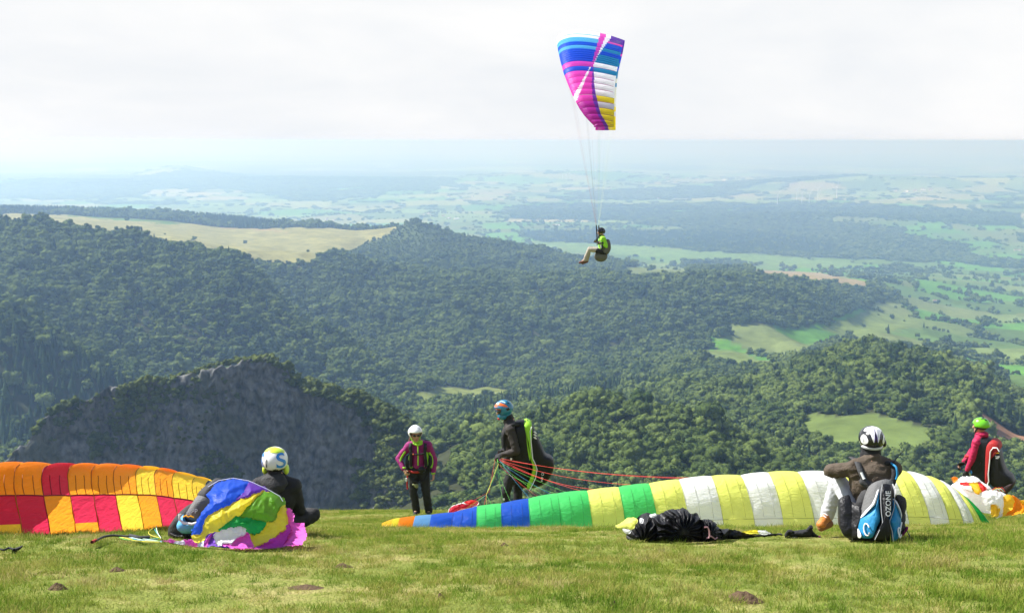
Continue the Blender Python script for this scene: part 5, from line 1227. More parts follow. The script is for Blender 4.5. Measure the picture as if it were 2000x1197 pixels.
for s in 'lr':
    blob('boot', boot_prims(J['an' + s], J['to' + s]), BLACK, P, .009, 3); blob('glove', hand_prims(J['wr' + s], J['hd' + s], J['hn' + s], 1.18, .85) + [cap(V3(J['wr' + s]) - V3(J['hd' + s]).normalized() * .05, J['wr' + s], .04, .034)], BLACK, P, .007, 2)
blob('collar', [cap((-.06, 0, 1.57), (-.12, -.015, 1.70), .078, .078)], BLACK, P, .01, 3)
h, s2 = helmet((-.158, -.02, 1.785), (.118, .15, .132), (-.93, -.38), -.75, BHELM, P, fz=.0, open_f=.6)
decal('orange_field', [(-78, 10), (-120, 2), (-170, 6), (-185, 30), (-150, 50), (-96, 36)], s2, OHELM, h); decal('pale_streak', [(-95, 46), (-130, 60), (-160, 56), (-140, 68), (-95, 58)], s2, mat_plain('pale blue paint', (.55, .75, .85), .3, var=.02), h); decal('blue_streak', [(-112, 20), (-150, 22), (-165, 30), (-150, 28), (-116, 26)], s2, BHELM, h); decal('vent', [(-60, 40), (-78, 46), (-76, 52), (-58, 46)], s2, KHELM, h); decal('vent', [(-50, 55), (-66, 62), (-62, 67), (-46, 60)], s2, KHELM, h)
f = V3((-.93, -.38, -.22)).normalized(); r_ = f.cross(V3((0, 0, 1))).normalized(); u_ = r_.cross(f); hc = V3(J['head'])
blob('goggles', [cap(hc + f * .085 + u_ * .022 - r_ * .05, hc + f * .085 + u_ * .022 + r_ * .05, .042, .042)], LENS, P, .007, 2)
strap('goggle_strap', [hc - r_ * .045 + f * .07 + u_ * .022, hc - r_ * .105 + f * .02 + u_ * .03, hc - r_ * .118 - f * .05 + u_ * .04], .035, KHELM, P, -r_, .012); strap('goggle_strap', [hc + r_ * .045 + f * .07 + u_ * .022, hc + r_ * .105 + f * .02 + u_ * .03, hc + r_ * .118 - f * .05 + u_ * .04], .035, KHELM, P, r_, .012)
blob('face_scarf', [ell(hc + f * .035 - u_ * .075, (.085, .085, .07)), ell(hc - f * .02 - u_ * .06, (.09, .09, .07))], BHELM, P, .009, 3); blob('chin_cup', [ell(hc + f * .105 - u_ * .105, (.025, .025, .022))], REDF, P, .006, 1)
K = lambda L: [k3(*p) for p in L]
blob('chest_vest', [ell((-.02, .0, 1.32), (.165, .16, .24)), ell((.02, 0, 1.08), (.15, .17, .14))], BLACKN, P, .014, 3, .008, 12)
harn = pod(p2, 'black pod harness with lime green band on the back of the person with goggles', (1, 0, 0), (0, 1, 0), [
 ('back_plate', K([(690,300),(780,270),(830,300),(850,620),(880,690),(830,880),(760,900),(690,800),(680,560)]), .19, BLACKN, 0, .14),
 ('pod', K([(800,275),(855,300),(880,350),(940,490),(985,590),(1050,622),(1062,700),(1030,800),(960,878),(840,908),(800,880),(850,700)]), .17, BLACKN, 0, .22),
 ('lime_band', K([(780,272),(815,262),(850,290),(858,330),(848,540),(872,640),(900,705),(880,800),(832,908),(806,896),(850,790),(868,700),(838,640),(815,540),(792,330)]), .195, LIMEF, 0, .06)])
tube('white_piping', [V3((k3(x, y)[0], -.197, k3(x, y)[1])) for x, y in [(853, 300), (838, 345), (850, 480), (862, 600), (890, 660), (903, 705), (888, 790), (860, 850), (832, 905)]], .008, WHITEF, harn)
for y0 in (352, 378, 404): slab('logo_bar', K([(868, y0), (885, y0 - 4), (902, y0 + 16), (886, y0 + 16)]), .004, WHITEF, harn, org=(0, -.165, 0), rnd=.05)
ring = [V3((k3(955 + 10 * math.cos(a), 0)[0], -.178, k3(0, 752 + 12 * math.sin(a))[1])) for a in np.linspace(0, 6.28, 14)]; tube('logo_ring', ring, .004, WHITEF, harn)
text_part('lettering', 'sup', lambda u, v: V3((k3(945, 0)[0] - v + .0, -.178, k3(0, 800)[1] + u)), WHITEF, harn, .055)
blob('thigh_pad', [ell((.02, -.12, .80), (.13, .07, .20), (0, .3, 0)), ell((.02, .12, .80), (.13, .07, .20), (0, .3, 0))], BLACKN, harn, .014, 3, .008)
strap('shoulder_strap', [(.10, -.14, 1.56), (.0, -.19, 1.58), (-.10, -.16, 1.5), (-.16, -.13, 1.36), (-.15, -.12, 1.15)], .06, BLACK, harn, (-.5, -.85, .3), .02)
blob('hip_pouch', [ell((-.10, -.15, 1.02), (.06, .05, .07))], BLACK, harn, .01, 2); slab('label_tag', K([(655, 590), (670, 590), (670, 608), (655, 608)]), .003, WHITEF, harn, org=(0, -.235, 0)); slab('trouser_tag', K([(588, 985), (602, 985), (602, 1002), (588, 1002)]), .003, WHITEF, P, org=(0, -.175, 0))

P.scale = (1.05,) * 3; harn.scale = (1.05,) * 3
# --- suspension lines from that hand to the long wing
H2 = p2 + V3((-.285, -.2, 1.05)) * 1.05; rl = lw.location
def wing_top(px): 
    x = at(px, 600, 16.0).x; return x
def lline(a, b, mt, r=.0028, sag=.05):
    a, b = V3(a), V3(b); n_ = 12; tube('line', [a.lerp(b, t_) - V3((0, 0, sag * 4 * t_ * (1 - t_))) - rl for t_ in np.linspace(0, 1, n_)], r, mt, lw, 5)
def up3(x, y, d): return at(*z3(x, y), d)
for y0, y1, px, py in ((592, 690, 1420, 934), (600, 720, 1440, 932), (605, 780, 1280, 948), (608, 905, 1180, 957)): lline(H2 + V3((.03, 0, (600 - y0) * .0015)), at(px, py, 16.4), L_RED, .0022, .10)
lline(H2 + V3((.04, 0, -.0)), at(1150, 962, 16.4), L_RED, .0018, .05); lline(H2, up3(455, 960, 18.3), L_RED, .0016, .0); lline(up3(455, 960, 18.3), at(880, 1001, 16.1), L_RED, .0025, .0)
k1 = up3(540, 700, 18.8); k2 = up3(430, 985, 17.2)
lline(H2 + V3((.03, 0, 0)), k1, L_GREEN, .003, 0); lline(k1, k2, L_YEL, .0025, .0); lline(k1 + V3((.01, 0, 0)), k2, L_GREEN, .002, .02)
for px, py, mt in ((905, 998, L_YEL), (895, 1002, L_GREEN), (950, 990, L_YEL), (962, 988, L_GREEN), (945, 990, L_RED), (915, 995, L_BLUE)): lline(k2, at(px, py, 16.0), mt, .0014, .0)
for px, py, mt in ((1125, 968, L_GREEN), (1105, 970, L_GREEN), (1072, 974, L_GREEN), (1090, 972, L_BLUE), (1040, 978, L_BLUE), (1000, 985, L_GREEN), (1060, 976, L_RED), (985, 990, L_GREEN)): lline(k1 + V3((random.uniform(-.02, .04), 0, random.uniform(-.12, .1))), at(px, py, 16.2), mt, .0010, .03)
blob('riser', [cap(H2 + V3((.03, 0, 0)) - rl, H2 + V3((.07, 0, -.16)) - rl, .022, .016), cap(H2 + V3((.05, .03, -.02)) - rl, H2 + V3((.12, .02, -.15)) - rl, .016, .012)], BLACK, lw, .008, 1)

# --- 3 standing at the right, green helmet, crimson jacket
k5 = lambda x, y: ((x - 300) * .00187, 1.70 - (y - 60) * .00187)
J = dict(head=(.0, .0, 1.565), face=(-.8, .55, -.05), neck=(.03, .0, 1.42), pelvis=(.06, .02, .86), shl=(-.09, -.12, 1.31), ell=(-.155, -.12, 1.02), wrl=(-.205, -.06, .80), hdl=(-.3, .2, -.9), hnl=(-.6, -.7, 0), shr=(.09, .16, 1.32), elr=(-.02, .26, 1.05), wrr=(-.16, .25, .86), hdr=(-.6, .2, -.6), hnr=(0, .8, .5),
    hpl=(.03, -.07, .82), hpr=(.09, .08, .82), knl=(-.03, -.10, .44), knr=(.03, .12, .44), anl=(.03, -.1, .08), anr=(.1, .12, .08), tol=(-.09, -.05, .04), tor=(-.02, .18, .04), curl=.8)
p3 = gpt(1905, 20.8); P = person(p3, J, 'person with bright green helmet and crimson jacket standing at the right edge')
blob('jacket', jacket_prims(J, .98, (.15, .15, .21)), CRIMJ, P, .012, 4, .011, 12); blob('trousers', trouser_prims(J, .95), BLACK, P, .012, 4, .010)
for s in 'lr': blob('boot', boot_prims(J['an' + s], J['to' + s]), BLACK, P, .009, 3); blob('glove', hand_prims(J['wr' + s], J['hd' + s], J['hn' + s], 1.15, .8) + [cap(V3(J['wr' + s]) - V3(J['hd' + s]).normalized() * .04, J['wr' + s], .038, .033)], BLACK, P, .007, 2)
blob('hood', [cap((-.01, -.02, 1.40), (.07, -.02, 1.40), .075, .075), ell((.04, -.03, 1.44), (.10, .10, .05))], CRIMJ, P, .011, 3, .006)
h, s3 = helmet((.02, .0, 1.60), (.122, .148, .125), (-.8, .55), -.35, LIMEH, P, fz=.1, open_f=.65); decal('dark_splash', [(-40, 62), (-90, 60), (-60, 78), (-0, 80)], s3, DGREY, h); decal('dark_splash', [(-20, 45), (-45, 48), (-40, 60), (-15, 56)], s3, KHELM, h)
blob('helmet_padding', [ell((.02, 0, 1.555), (.115, .115, .05))], KHELM, P, .01, 2); strap('chin_strap', [(-.07, -.07, 1.56), (-.09, -.04, 1.48), (-.085, .0, 1.45)], .03, KHELM, P, (-.5, -.85, 0), .01)
A5 = V3((.86, -.5, 0)); N5 = V3((.5, .86, 0)); q5 = lambda L: [((k5(*p)[0]) / .86, k5(*p)[1]) for p in L]
h5 = pod(p3, 'black pod harness with red band on the back of the person in crimson', A5, N5, [
 ('back_plate', q5([(275,235),(360,225),(400,260),(400,640),(360,680),(270,620),(250,480)]), .19, BLACKN, 0, .16),
 ('red_band', q5([(365,300),(385,245),(420,236),(455,260),(468,310),(440,290),(410,320),(398,420),(392,560),(398,640),(372,640),(366,480)]), .2, REDF, 0, .06),
 ('pod', q5([(400,640),(392,500),(400,330),(425,292),(460,300),(480,400),(515,515),(560,555),(582,605),(570,660),(512,735),(470,700)]), .185, BLACKN, 0, .2),
 ('pod_end', q5([(470,700),(510,630),(575,595),(584,620),(560,680),(512,737)]), .188, mat_plain('dark maroon fabric', (.035, .018, .018), .7, .4, 50), 0, .2)])
tube('white_piping', [A5 * (k5(x, y)[0] / .86) + V3((0, 0, k5(x, y)[1])) - N5 * .2 for x, y in [(468, 320), (448, 288), (420, 292), (402, 330), (400, 430), (396, 540), (402, 610), (388, 655)]], .011, WHITEF, h5)
on5 = lambda cx_, cy2, s: (lambda u, v: A5 * ((k5(cx_ + u * s, 0)[0]) / .86) + V3((0, 0, k5(0, cy2 - v * s)[1])) - N5 * .193)
text_part('lettering', 'sup', on5(455, 366, 26), WHITEF, h5); text_part('lettering', 'air', on5(455, 382, 24), WHITEF, h5); tube('logo_wave', [on5(448, 340, 1)(x, y) for x, y in [(-16, 0), (-6, 6), (2, 0), (10, 6), (18, 4)]], .008, YEL, h5)
blob('hip_strap', [cap(V3((-.02, -.1, .85)), V3((.2, .0, .82)), .05, .05)], BLACK, h5, .012, 3); strap('shoulder_strap', [(.0, -.11, 1.40), (-.05, -.15, 1.34), (-.11, -.05, 1.3), (-.12, .0, 1.1)], .06, BLACK, h5, (-.6, -.8, .2), .02); strap('chest_strap', [(-.16, -.05, 1.06), (-.2, .03, 1.03), (-.18, .1, 1.02)], .04, REDF, h5, (-1, -.2, 0), .02)
blob('blue_pouch', [ell((-.135, -.1, .79), (.03, .03, .05))], BLUEP, h5, .008, 1)

# --- 4 seated at the left, black hooded jacket, white blue and lime helmet
k1_ = lambda x, y: ((x - 1170) * .000957, (945 - y) * .000957)
p4 = ghit(545, 1048)
J = dict(head=(-.028, .03, .735), face=(.05, 1, -.1), neck=(-.02, .0, .60), pelvis=(-.03, .0, .10), shl=(-.19, .01, .505), ell=(-.24, .12, .24), wrl=(-.14, .33, .20), hdl=(.6, .7, -.1), hnl=(0, 0, 1), shr=(.15, .01, .505), elr=(.185, .10, .24), wrr=(.13, .33, .17), hdr=(-.5, .8, -.1), hnr=(0, 0, 1),
    hpl=(-.12, .06, .10), hpr=(.07, .06, .10), knl=(-.33, .38, .21), knr=(.30, .22, .155), anl=(.05, .50, .09), anr=(-.08, .42, .07), tol=(.2, .55, .06), tor=(-.24, .46, .06), curl=.6)
P = person(p4, J, 'person sitting with back turned in a black hooded jacket and a white and blue helmet')
blob('jacket', jacket_prims(J, 1.04, (.195, .125, .22), cc=(-.02, .0, .40)), BLACK, P, .012, 4, .011, 10); blob('trousers', trouser_prims(J, 1.02), mat_plain('dark grey trouser cloth', (.028, .027, .027), .8, .4, 50), P, .012, 4, .010)
for s in 'lr': blob('boot', boot_prims(J['an' + s], J['to' + s]), BLACK, P, .01, 3)
blob('hood', [cap((-.09, -.06, .565), (.05, -.06, .565), .06, .06), ell((-.02, -.10, .53), (.115, .055, .07)), cap((-.02, -.11, .50), (-.02, -.10, .44), .06, .035), ell((-.02, -.03, .60), (.10, .09, .05))], mat_plain('washed black fabric', (.03, .03, .031), .75, .5, 60), P, .011, 3, .012, 9)
h, s4 = helmet((-.025, .02, .765), (.125, .145, .128), (.05, 1), -.62, WHELM, P, fz=-.05, open_f=.7)
decal('lime_crown', [(-95, 38), (-40, 50), (0, 47), (30, 44), (70, 36), (100, 46), (60, 80), (0, 87), (-80, 74)], s4, LIMEP, h); decal('slot', [(-26, 16), (-22, 16), (-21, -14), (-24, -22), (-27, -14)], s4, DGREY, h); decal('vent', [(-40, -26), (-31, -29), (-31, -32), (-40, -30)], s4, DGREY, h); decal('vent', [(10, -29), (20, -26), (20, -30), (10, -32)], s4, DGREY, h)
text_part('letter', 'S', lambda u, v: s4(46 + u * 118, 6 + v * 92, 1.035), BLUEP, h, 1.0, sub=3); text_part('letter', 'S', lambda u, v: s4(-68 + u * 100, 0 + v * 92, 1.035), BLUEP, h, 1.0, sub=3)
blob('ear_pad', [ell((.078, .045, .665), (.03, .05, .055)), ell((-.125, .045, .665), (.03, .05, .055))], LIMEP, P, .009, 2); blob('helmet_padding', [ell((-.025, .02, .69), (.10, .10, .04))], KHELM, P, .01, 2)
blob('jacket_mark', [ell((-.025, -.128, .425), (.006, .006, .006))], REDF, P, .002, 0)

# --- 5 seated at the right, brown jacket, white trousers, white and black helmet
k4 = lambda x, y: ((x - 530) * .00098, (1075 - y) * .00098)
p5 = ghit(1709.6, 1054)
J = dict(head=(-.012, .22, .855), face=(0, 1, -.12), neck=(-.015, .15, .70), pelvis=(-.02, .0, .13), shl=(-.20, .12, .625), ell=(-.375, .20, .585), wrl=(-.20, .42, .50), hdl=(.9, .3, -.05), hnl=(0, .3, 1), shr=(.165, .12, .625), elr=(.21, .24, .57), wrr=(.08, .45, .52), hdr=(-.9, .2, 0), hnr=(0, .3, 1),
    hpl=(-.12, .05, .13), hpr=(.09, .05, .13), knl=(-.26, .36, .47), knr=(.19, .42, .46), anl=(-.33, .40, .13), anr=(.16, .66, .09), tol=(-.415, .30, .055), tor=(.22, .8, .05), curl=.6)
P = person(p5, J, 'person sitting with elbows on knees in brown jacket, white trousers and orange boots')
blob('jacket', jacket_prims(J, 1.04, (.20, .14, .21), cc=(-.02, .10, .50)), BROWN, P, .012, 4, .015, 10)
blob('trousers', trouser_prims(J, .98), TROUW, P, .012, 4, .013, 10)
for s in 'lr':
    blob('sock', [cap(V3(J['kn' + s]).lerp(V3(J['an' + s]), .80), J['an' + s], .064, .055)], BLACK, P, .01, 2)
    bo = blob('boot', boot_prims(J['an' + s], J['to' + s]), TAN_L, P, .008, 3, .003, 20)
    a, b = V3(J['an' + s]), V3(J['to' + s]); d_ = (b - a); d_.z = 0; d_.normalize(); e_ = a + V3((0, 0, -.075)); blob('sole', [cap(V3((a.x, a.y, .018)) - d_ * .03, V3((b.x, b.y, .018)) + d_ * .005, .040, .034)], mat_plain('brown rubber', (.26, .11, .035), .7), bo, .008, 1)
    for q in (.35, .55, .75): tube('lace', [a.lerp(b, q) + V3((-d_.y * .03, d_.x * .03, .038)), a.lerp(b, q) + V3((0, 0, .052)), a.lerp(b, q) - V3((-d_.y * .03, d_.x * .03, -.038))], .004, WHITEF, bo, 5)
blob('neck_gaiter', [cap((-.015, .16, .68), (-.015, .20, .80), .082, .09), cap((-.10, .18, .75), (-.09, .14, .67), .02, .025)], BLACK, P, .01, 3, .004)
h, s5 = helmet((-.015, .19, .895), (.112, .145, .112), (0, 1), -.62, KHELM, P, fz=.0, open_f=.65)
for sg_ in (-1, 1):
    M_ = lambda L: [(sg_ * a, b) for a, b in L]
    decal('white_flame', M_([(4, 84), (4, 30), (9, -6), (16, 12), (24, 30), (50, 44), (72, 40), (80, 60), (60, 74)]), s5, WHELM, h)
    decal('silver_wedge', M_([(12, 20), (20, 36), (46, 50), (40, 58), (18, 56), (11, 40)]), s5, SILV, h)
    decal('white_eye', M_([(34, 4), (46, 22), (64, 26), (74, 10), (70, -12), (52, -18), (38, -10)]), s5, WHELM, h); 
    decal('eye_mark', M_([(52, 12), (58, 14), (62, 0), (56, -8), (52, 0)]), lambda a, e: s5(a, e, 1.045), SILV, h)
    decal('purple_line', M_([(3, 80), (5, 80), (6, 30), (8, 0), (4, 0), (4.4, 30)]), lambda a, e: s5(a, e, 1.04), PURP, h, True)
tube('rim', [s5(a, -37 - 5 * math.cos(R(a)), 1.03) for a in np.linspace(-80, 80, 20)], .010, SILV, h); tube('rim', [s5(a, -29 - 8 * math.cos(R(a)), 1.02) for a in np.linspace(-70, 70, 20)], .006, WHELM, h)
blob('ear_flap', [ell((.105, .21, .845), (.022, .05, .04))], KHELM, P, .008, 1)
h4o = p5
hz = empty('paraglider_harness', p5, 0, 'blue, black and white harness backpack worn by the seated person in brown', 'harness', 'paraglider harnesses')
def s4_(zx, zy):
    x, z = k4(zx, zy); q = min(1, abs((zx - 575) / 260)); 
    P_ = at(1590 + zx * .2256, 810 + zy * .2256, p5.y - .10 - .25 * (1 - max(0, z) / .55) + .16 * q * q) - p5; return (P_.x, P_.y, max(P_.z, -.01))
def back(nm, L, mt, **k): return patch(nm, L, s4_, mt, hz, **{**dict(puff=.05, wr=.004, wf=10, thick=.12, N=(0, -1, .15)), **k})
blob('seat_box', [ell((-.01, -.02, .14), (.27, .16, .17)), ell((-.20, .06, .16), (.11, .18, .17)), ell((.20, .08, .18), (.07, .18, .18)), ell((-.01, -.02, .34), (.18, .08, .17))], DGREY, hz, .016, 3, .010, 9)
back('grey_shell', [(400,880),(440,720),(480,620),(540,575),(620,555),(680,575),(700,680),(640,760),(560,700),(500,760),(420,860),(380,905)], GREY, puff=.05)
back('side_pocket', [(225,740),(300,690),(330,760),(400,800),(410,880),(380,1000),(380,1055),(270,1050),(225,960)], BLACKN, puff=.04, wr=.012, thick=.2); back('side_pocket', [(700,700),(740,690),(790,720),(800,790),(770,880),(745,900),(730,800)], BLACK, wr=.01)
back('blue_panel', [(550,640),(565,600),(560,760),(572,905),(540,980),(505,1060),(430,1066),(385,1045),(372,960),(395,890),(460,830),(520,760)], BLUEF, puff=.075, wr=.008)
back('blue_panel', [(672,740),(690,720),(725,800),(750,890),(745,960),(720,1080),(665,1090),(660,1010),(632,915),(655,840)], BLUEF, puff=.075, wr=.008)
back('white_panel', [(560,612),(548,700),(520,770),(460,830),(400,885),(385,900),(430,830),(480,770),(520,690),(540,630)], WHITEF, puff=.082, thick=.02); back('white_panel', [(678,730),(700,730),(735,810),(752,880),(744,905),(720,830)], WHITEF, puff=.085, thick=.02); back('white_panel', [(670,590),(690,625),(705,680),(690,710),(680,660)], WHITEF, puff=.085, thick=.02)
back('white_panel', [(372,975),(392,1020),(400,1050),(388,1066),(372,1040)], WHITEF, puff=.08, thick=.02)
back('centre_panel', [(570,585),(620,572),(665,590),(676,680),(672,780),(650,860),(632,915),(655,1000),(665,1092),(590,1098),(505,1066),(545,985),(572,915),(562,830),(556,700)], BLACKN, puff=.095, wr=.0, thick=.1, ctr=(605, 830), n=80)
for L in ([(570,590),(556,700),(562,830),(572,915),(545,985),(505,1066)], [(665,590),(676,680),(672,780),(650,860),(632,915),(655,1000),(665,1092)]): tube('piping', [V3(s4_(*p)) + V3((0, -.072, .01)) for p in curve([(x, y, 0) for x, y in L], 22)[:, :2]], .0035, SILV, hz)
text_part('lettering', 'OZONE', lambda u, v: V3(s4_(612 - v * 62, 750 - u * 62)) + V3((0, -.108, .014)), WHITEF, hz, 1.0, sub=2)
for cx2, cy2, rx, ry in ((432, 978, 24, 52), (716, 1000, 12, 40)): tube('swirl', [V3(s4_(cx2 + rx * math.cos(a) + 6 * math.sin(a), cy2 + ry * math.sin(a))) + V3((0, -.082, .012)) for a in np.linspace(.5, 5.9, 20)], .006, WHITEF, hz)
tube('swirl', [V3(s4_(x, y)) + V3((0, -.08, .012)) for x, y in [(735, 915), (722, 980), (712, 1040), (722, 1050)]], .006, WHITEF, hz)
strap('shoulder_strap', [(-.175, .28, .70), (-.17, .12, .705), (-.16, .0, .64), (-.12, -.05, .55), (-.06, -.08, .50)], .05, DGREY, hz, (0, -1, .4), .012); strap('shoulder_strap', [(.155, .28, .69), (.145, .12, .705), (.145, .0, .64), (.12, -.05, .55), (.08, -.08, .50)], .05, BLACK, hz, (0, -1, .4), .012)
strap('strap_logo', [(-.162, -.02, .635), (-.14, -.05, .58)], .02, WHITEF, hz, (0, -1, .4), .018); blob('strap_junction', [cap((-.14, -.03, .55), (-.04, -.06, .49), .035, .04), cap((.12, -.03, .55), (.05, -.06, .49), .03, .04)], DGREY, hz, .012, 3, .004)
tube('drinking_tube', curve([(.125, .10, .70), (.145, -.04, .69), (.155, -.06, .62), (.145, -.06, .58)], 14), .010, BLUEF, hz)
blob('radio', [cap((.12, .08, .69), (.15, .06, .70), .018, .018), ell((.10, .06, .695), (.03, .02, .025))], BLACK, hz, .008, 1); tube('antenna', [(.155, .07, .70), (.20, .08, .755), (.245, .09, .80)], .005, BLACK, hz, 6, .002)
tube('loop', curve([(-.25, -.17, .03), (-.265, -.19, .10), (-.25, -.20, .14), (-.235, -.18, .135)], 14), .006, GREY, hz); tube('cord', curve([(.24, -.05, .16), (.26, -.10, .10), (.30, -.14, .03), (.34, -.14, .02)], 14), .005, GREY, hz); tube('red_handle', curve([(.20, -.12, .08), (.235, -.12, .13), (.25, -.1, .15), (.22, -.1, .10)], 14), .011, MAGJ, hz); blob('red_toggle', [ell((-.27, -.10, .26), (.008, .01, .015))], REDF, hz, .004, 1)

# --- 6 pilot in the air
k6 = lambda x, y: ((x - 800) * .00198, (760 - y) * .00198)
p6 = at(1173.6, 488.9, 41.0)
J = dict(head=(-.005, 0, .60), face=(-1, -.15, -.15), neck=(.045, 0, .46), pelvis=(.04, 0, .02), shl=(.085, -.18, .385), ell=(.165, -.22, .15), wrl=(-.03, -.16, .25), hdl=(-.9, .3, .3), hnl=(.2, -.9, .3), shr=(.08, .18, .385), elr=(.10, .25, .16), wrr=(-.10, .18, .26), hdr=(-.9, -.2, .3), hnr=(0, .9, .2),
    hpl=(.0, -.09, .0), hpr=(.0, .09, .0), knl=(-.40, -.12, .03), knr=(-.36, .12, .05), anl=(-.535, -.10, -.31), anr=(-.46, .10, -.33), tol=(-.70, -.10, -.40), tor=(-.60, .12, -.44), curl=.9)
P = person(p6, J, 'pilot in green jacket and beige trousers flying under the paraglider in the sky')
P['group'] = 'pilots in the air'
blob('jacket', jacket_prims(J, .95, (.13, .17, .2)), GREENJ, P, .012, 4, .013, 12); blob('trousers', trouser_prims(J, .95), BEIGE, P, .012, 4, .013, 11)
for s in 'lr': 
    bo = blob('boot', [cap(V3(J['an' + s]) + V3((.01, 0, .05)), J['an' + s], .06, .056), cap(V3(J['an' + s]) + V3((.0, 0, -.05)), J['to' + s], .055, .045)], BROWN_L, P, .009, 3)
h, s6 = helmet((.005, 0, .635), (.118, .14, .125), (-1, -.15), -.6, KHELM, P, fz=.05, open_f=.6)
blob('sunglasses', [cap((-.085, -.05, .625), (-.085, .04, .625), .024, .024)], LENS, P, .007, 1); blob('neck_scarf', [cap((.0, 0, .50), (.06, 0, .42), .07, .08)], mat_plain('dark green cloth', (.03, .10, .015), .7), P, .01, 2)
blob('glove', hand_prims(J['wrl'], J['hdl'], J['hnl'], 1.25, .9), DGREY, P, .008, 2); blob('glove', hand_prims(J['wrr'], J['hdr'], J['hnr'], 1.25, .9), DGREY, P, .008, 2); strap('chest_panel', [(-.06, -.17, .35), (-.03, -.19, .2), (.02, -.2, .08)], .05, WHITEF, P, (-.3, -.95, 0), .01)
K6 = lambda L: [k6(*p) for p in L]
h6 = empty('paraglider_harness', p6, 0, 'grey flying harness with round bag below, carrying the pilot in the sky', 'harness', 'paraglider harnesses')
slab('back_pack', K6([(860,590),(905,575),(940,590),(962,680),(955,760),(915,825),(850,820),(820,770),(840,700)]), .20, STONE, h6, rnd=.2, wr=.008); slab('seat', K6([(695,790),(700,735),(740,715),(820,740),(850,790),(900,815),(880,830),(800,825),(740,800)]), .2, BLACKN, h6, rnd=.16)
blob('under_bag', [ell(V3((.0, 0, -.20)), (.225, .20, .185))], STONE, h6, .016, 4, .004, 8); strap('side_strap', [(.09, -.2, .40), (.06, -.21, .25), (.03, -.215, .12), (.0, -.21, .02)], .06, BLACK, h6, (0, -1, 0), .02); strap('chest_strap', [(.04, -.22, .27), (-.04, -.2, .25), (-.1, -.15, .24)], .05, BLACK, h6, (-.4, -.9, 0), .02)
blob('carabiner', [ell((-.06, -.2, .27), (.02, .012, .03))], YEL, h6, .006, 1)
for a, b in (((715, 340), (738, 620)), ((757, 345), (765, 560))):
    for y in (-.17, .17): tube('riser', [(k6(*a)[0] + (.0 if y < 0 else .02), y * 1.1, k6(*a)[1]), (k6(*b)[0], y, k6(*b)[1])], .016, BLACK, h6)

# --- flying wing
zw = lambda x, y: (1040 + x * .2005, 40 + y * .2005)
RA, RB_ = p6 + V3((k6(717, 335)[0], 0, k6(717, 335)[1])), p6 + V3((k6(757, 340)[0], 0, k6(757, 340)[1]))
fw = empty('paraglider_wing', p6 + V3((0, 0, .8)), 0, 'curved paraglider wing in blue, pink, white and yellow flying high in the sky', 'paraglider wing', 'paraglider wings in the air')
FO = fw.location
RAD, PH = 6.19, R(57.3); zc_ = FO.z - .15
def span(ph): return 41.0 - RAD * math.sin(ph), zc_ + RAD * math.cos(ph)      # ph > 0: the half nearer the meadow
LEt = [(85, 1087.5), (100, 1090), (120, 1094.5), (144, 1101), (165, 1109), (188, 1118.5), (200, 1125), (213, 1132), (226, 1141), (237, 1151), (246, 1160)]
TEt = [(77, 1217.5), (84, 1217), (105, 1213), (138, 1205), (160, 1202), (188, 1200), (226, 1199.5), (247, 1199.5)]
def chord(ph):
    d, z = span(ph); _, py = proj(np.array([0.0]), np.array([d]), np.array([z])); py = float(py[0]); sh_ = 0 if ph >= 0 else 3
    le = float(np.interp(py, [q[0] for q in LEt], [q[1] for q in LEt])) + sh_; te = float(np.interp(py, [q[0] for q in TEt], [q[1] for q in TEt])) + sh_
    return at(le, py, d).x, at(te, py, d).x, d, z, py
def foil(c): return 5 * (.2969 * math.sqrt(max(c, 0)) - .126 * c - .3516 * c * c + .2843 * c**3 - .1036 * c**4)
TH = .25
def skin(ph, c):
    xl, xt, d, z, py = chord(ph); return V3((xl + (xt - xl) * c, d, z)) + V3((0, -math.sin(ph), math.cos(ph))) * foil(c) * (xt - xl) * TH
def pyof(p): return float(proj(np.array([p.x]), np.array([p.y]), np.array([p.z]))[1][0])
def pxy(p):
    a, b = proj(np.array([p.x]), np.array([p.y]), np.array([p.z])); return (float(a[0]) - 1040) / .2005, (float(b[0]) - 40) / .2005
edges = [143, 149, 158, 172, 190, 215, 230, 247, 280, 300, 320, 340, 360, 380, 402, 450, 495, 550, 608, 668, 728, 788, 848, 912, 968, 1010, 1033]
phs = np.linspace(-PH, PH, 301); pyn = np.array([pyof(skin(p, .45)) for p in phs])
half = phs >= 0
hp_, hy = phs[half], pyn[half]; k0 = int(np.argmin(hy)); pe = [0.0] + [float(np.interp(40 + e * .2005, hy[k0:], hp_[k0:])) for e in edges]; pe[-1] = PH
cellsN = [(pe[i], pe[i + 1]) for i in range(len(pe) - 1) if pe[i + 1] - pe[i] > .004]
def ln(y, a, b): return a[0] + (b[0] - a[0]) * (y - a[1]) / (b[1] - a[1])
def pl(y, L): return float(np.interp(y, [q[1] for q in L], [q[0] for q in L]))
PINKL, PINKR, WHR = [(655,150),(585,400),(565,455)], [(715,155),(610,395),(590,455)], [(765,170),(640,340),(597,440)]
W2L, W2R = [(560,450),(395,750)], [(570,455),(480,665),(420,805)]
PUL, PUR = [(590,450),(576,620),(590,780),(640,930),(705,1040)], [(598,450),(602,620),(630,790),(670,920),(742,1040)]
FM = [CYAN, WHITE, BLUE, PINK, MAG, PURP, TEAL, YELLOW, LILAC]; ci = {m_.name: i for i, m_ in enumerate(FM)}
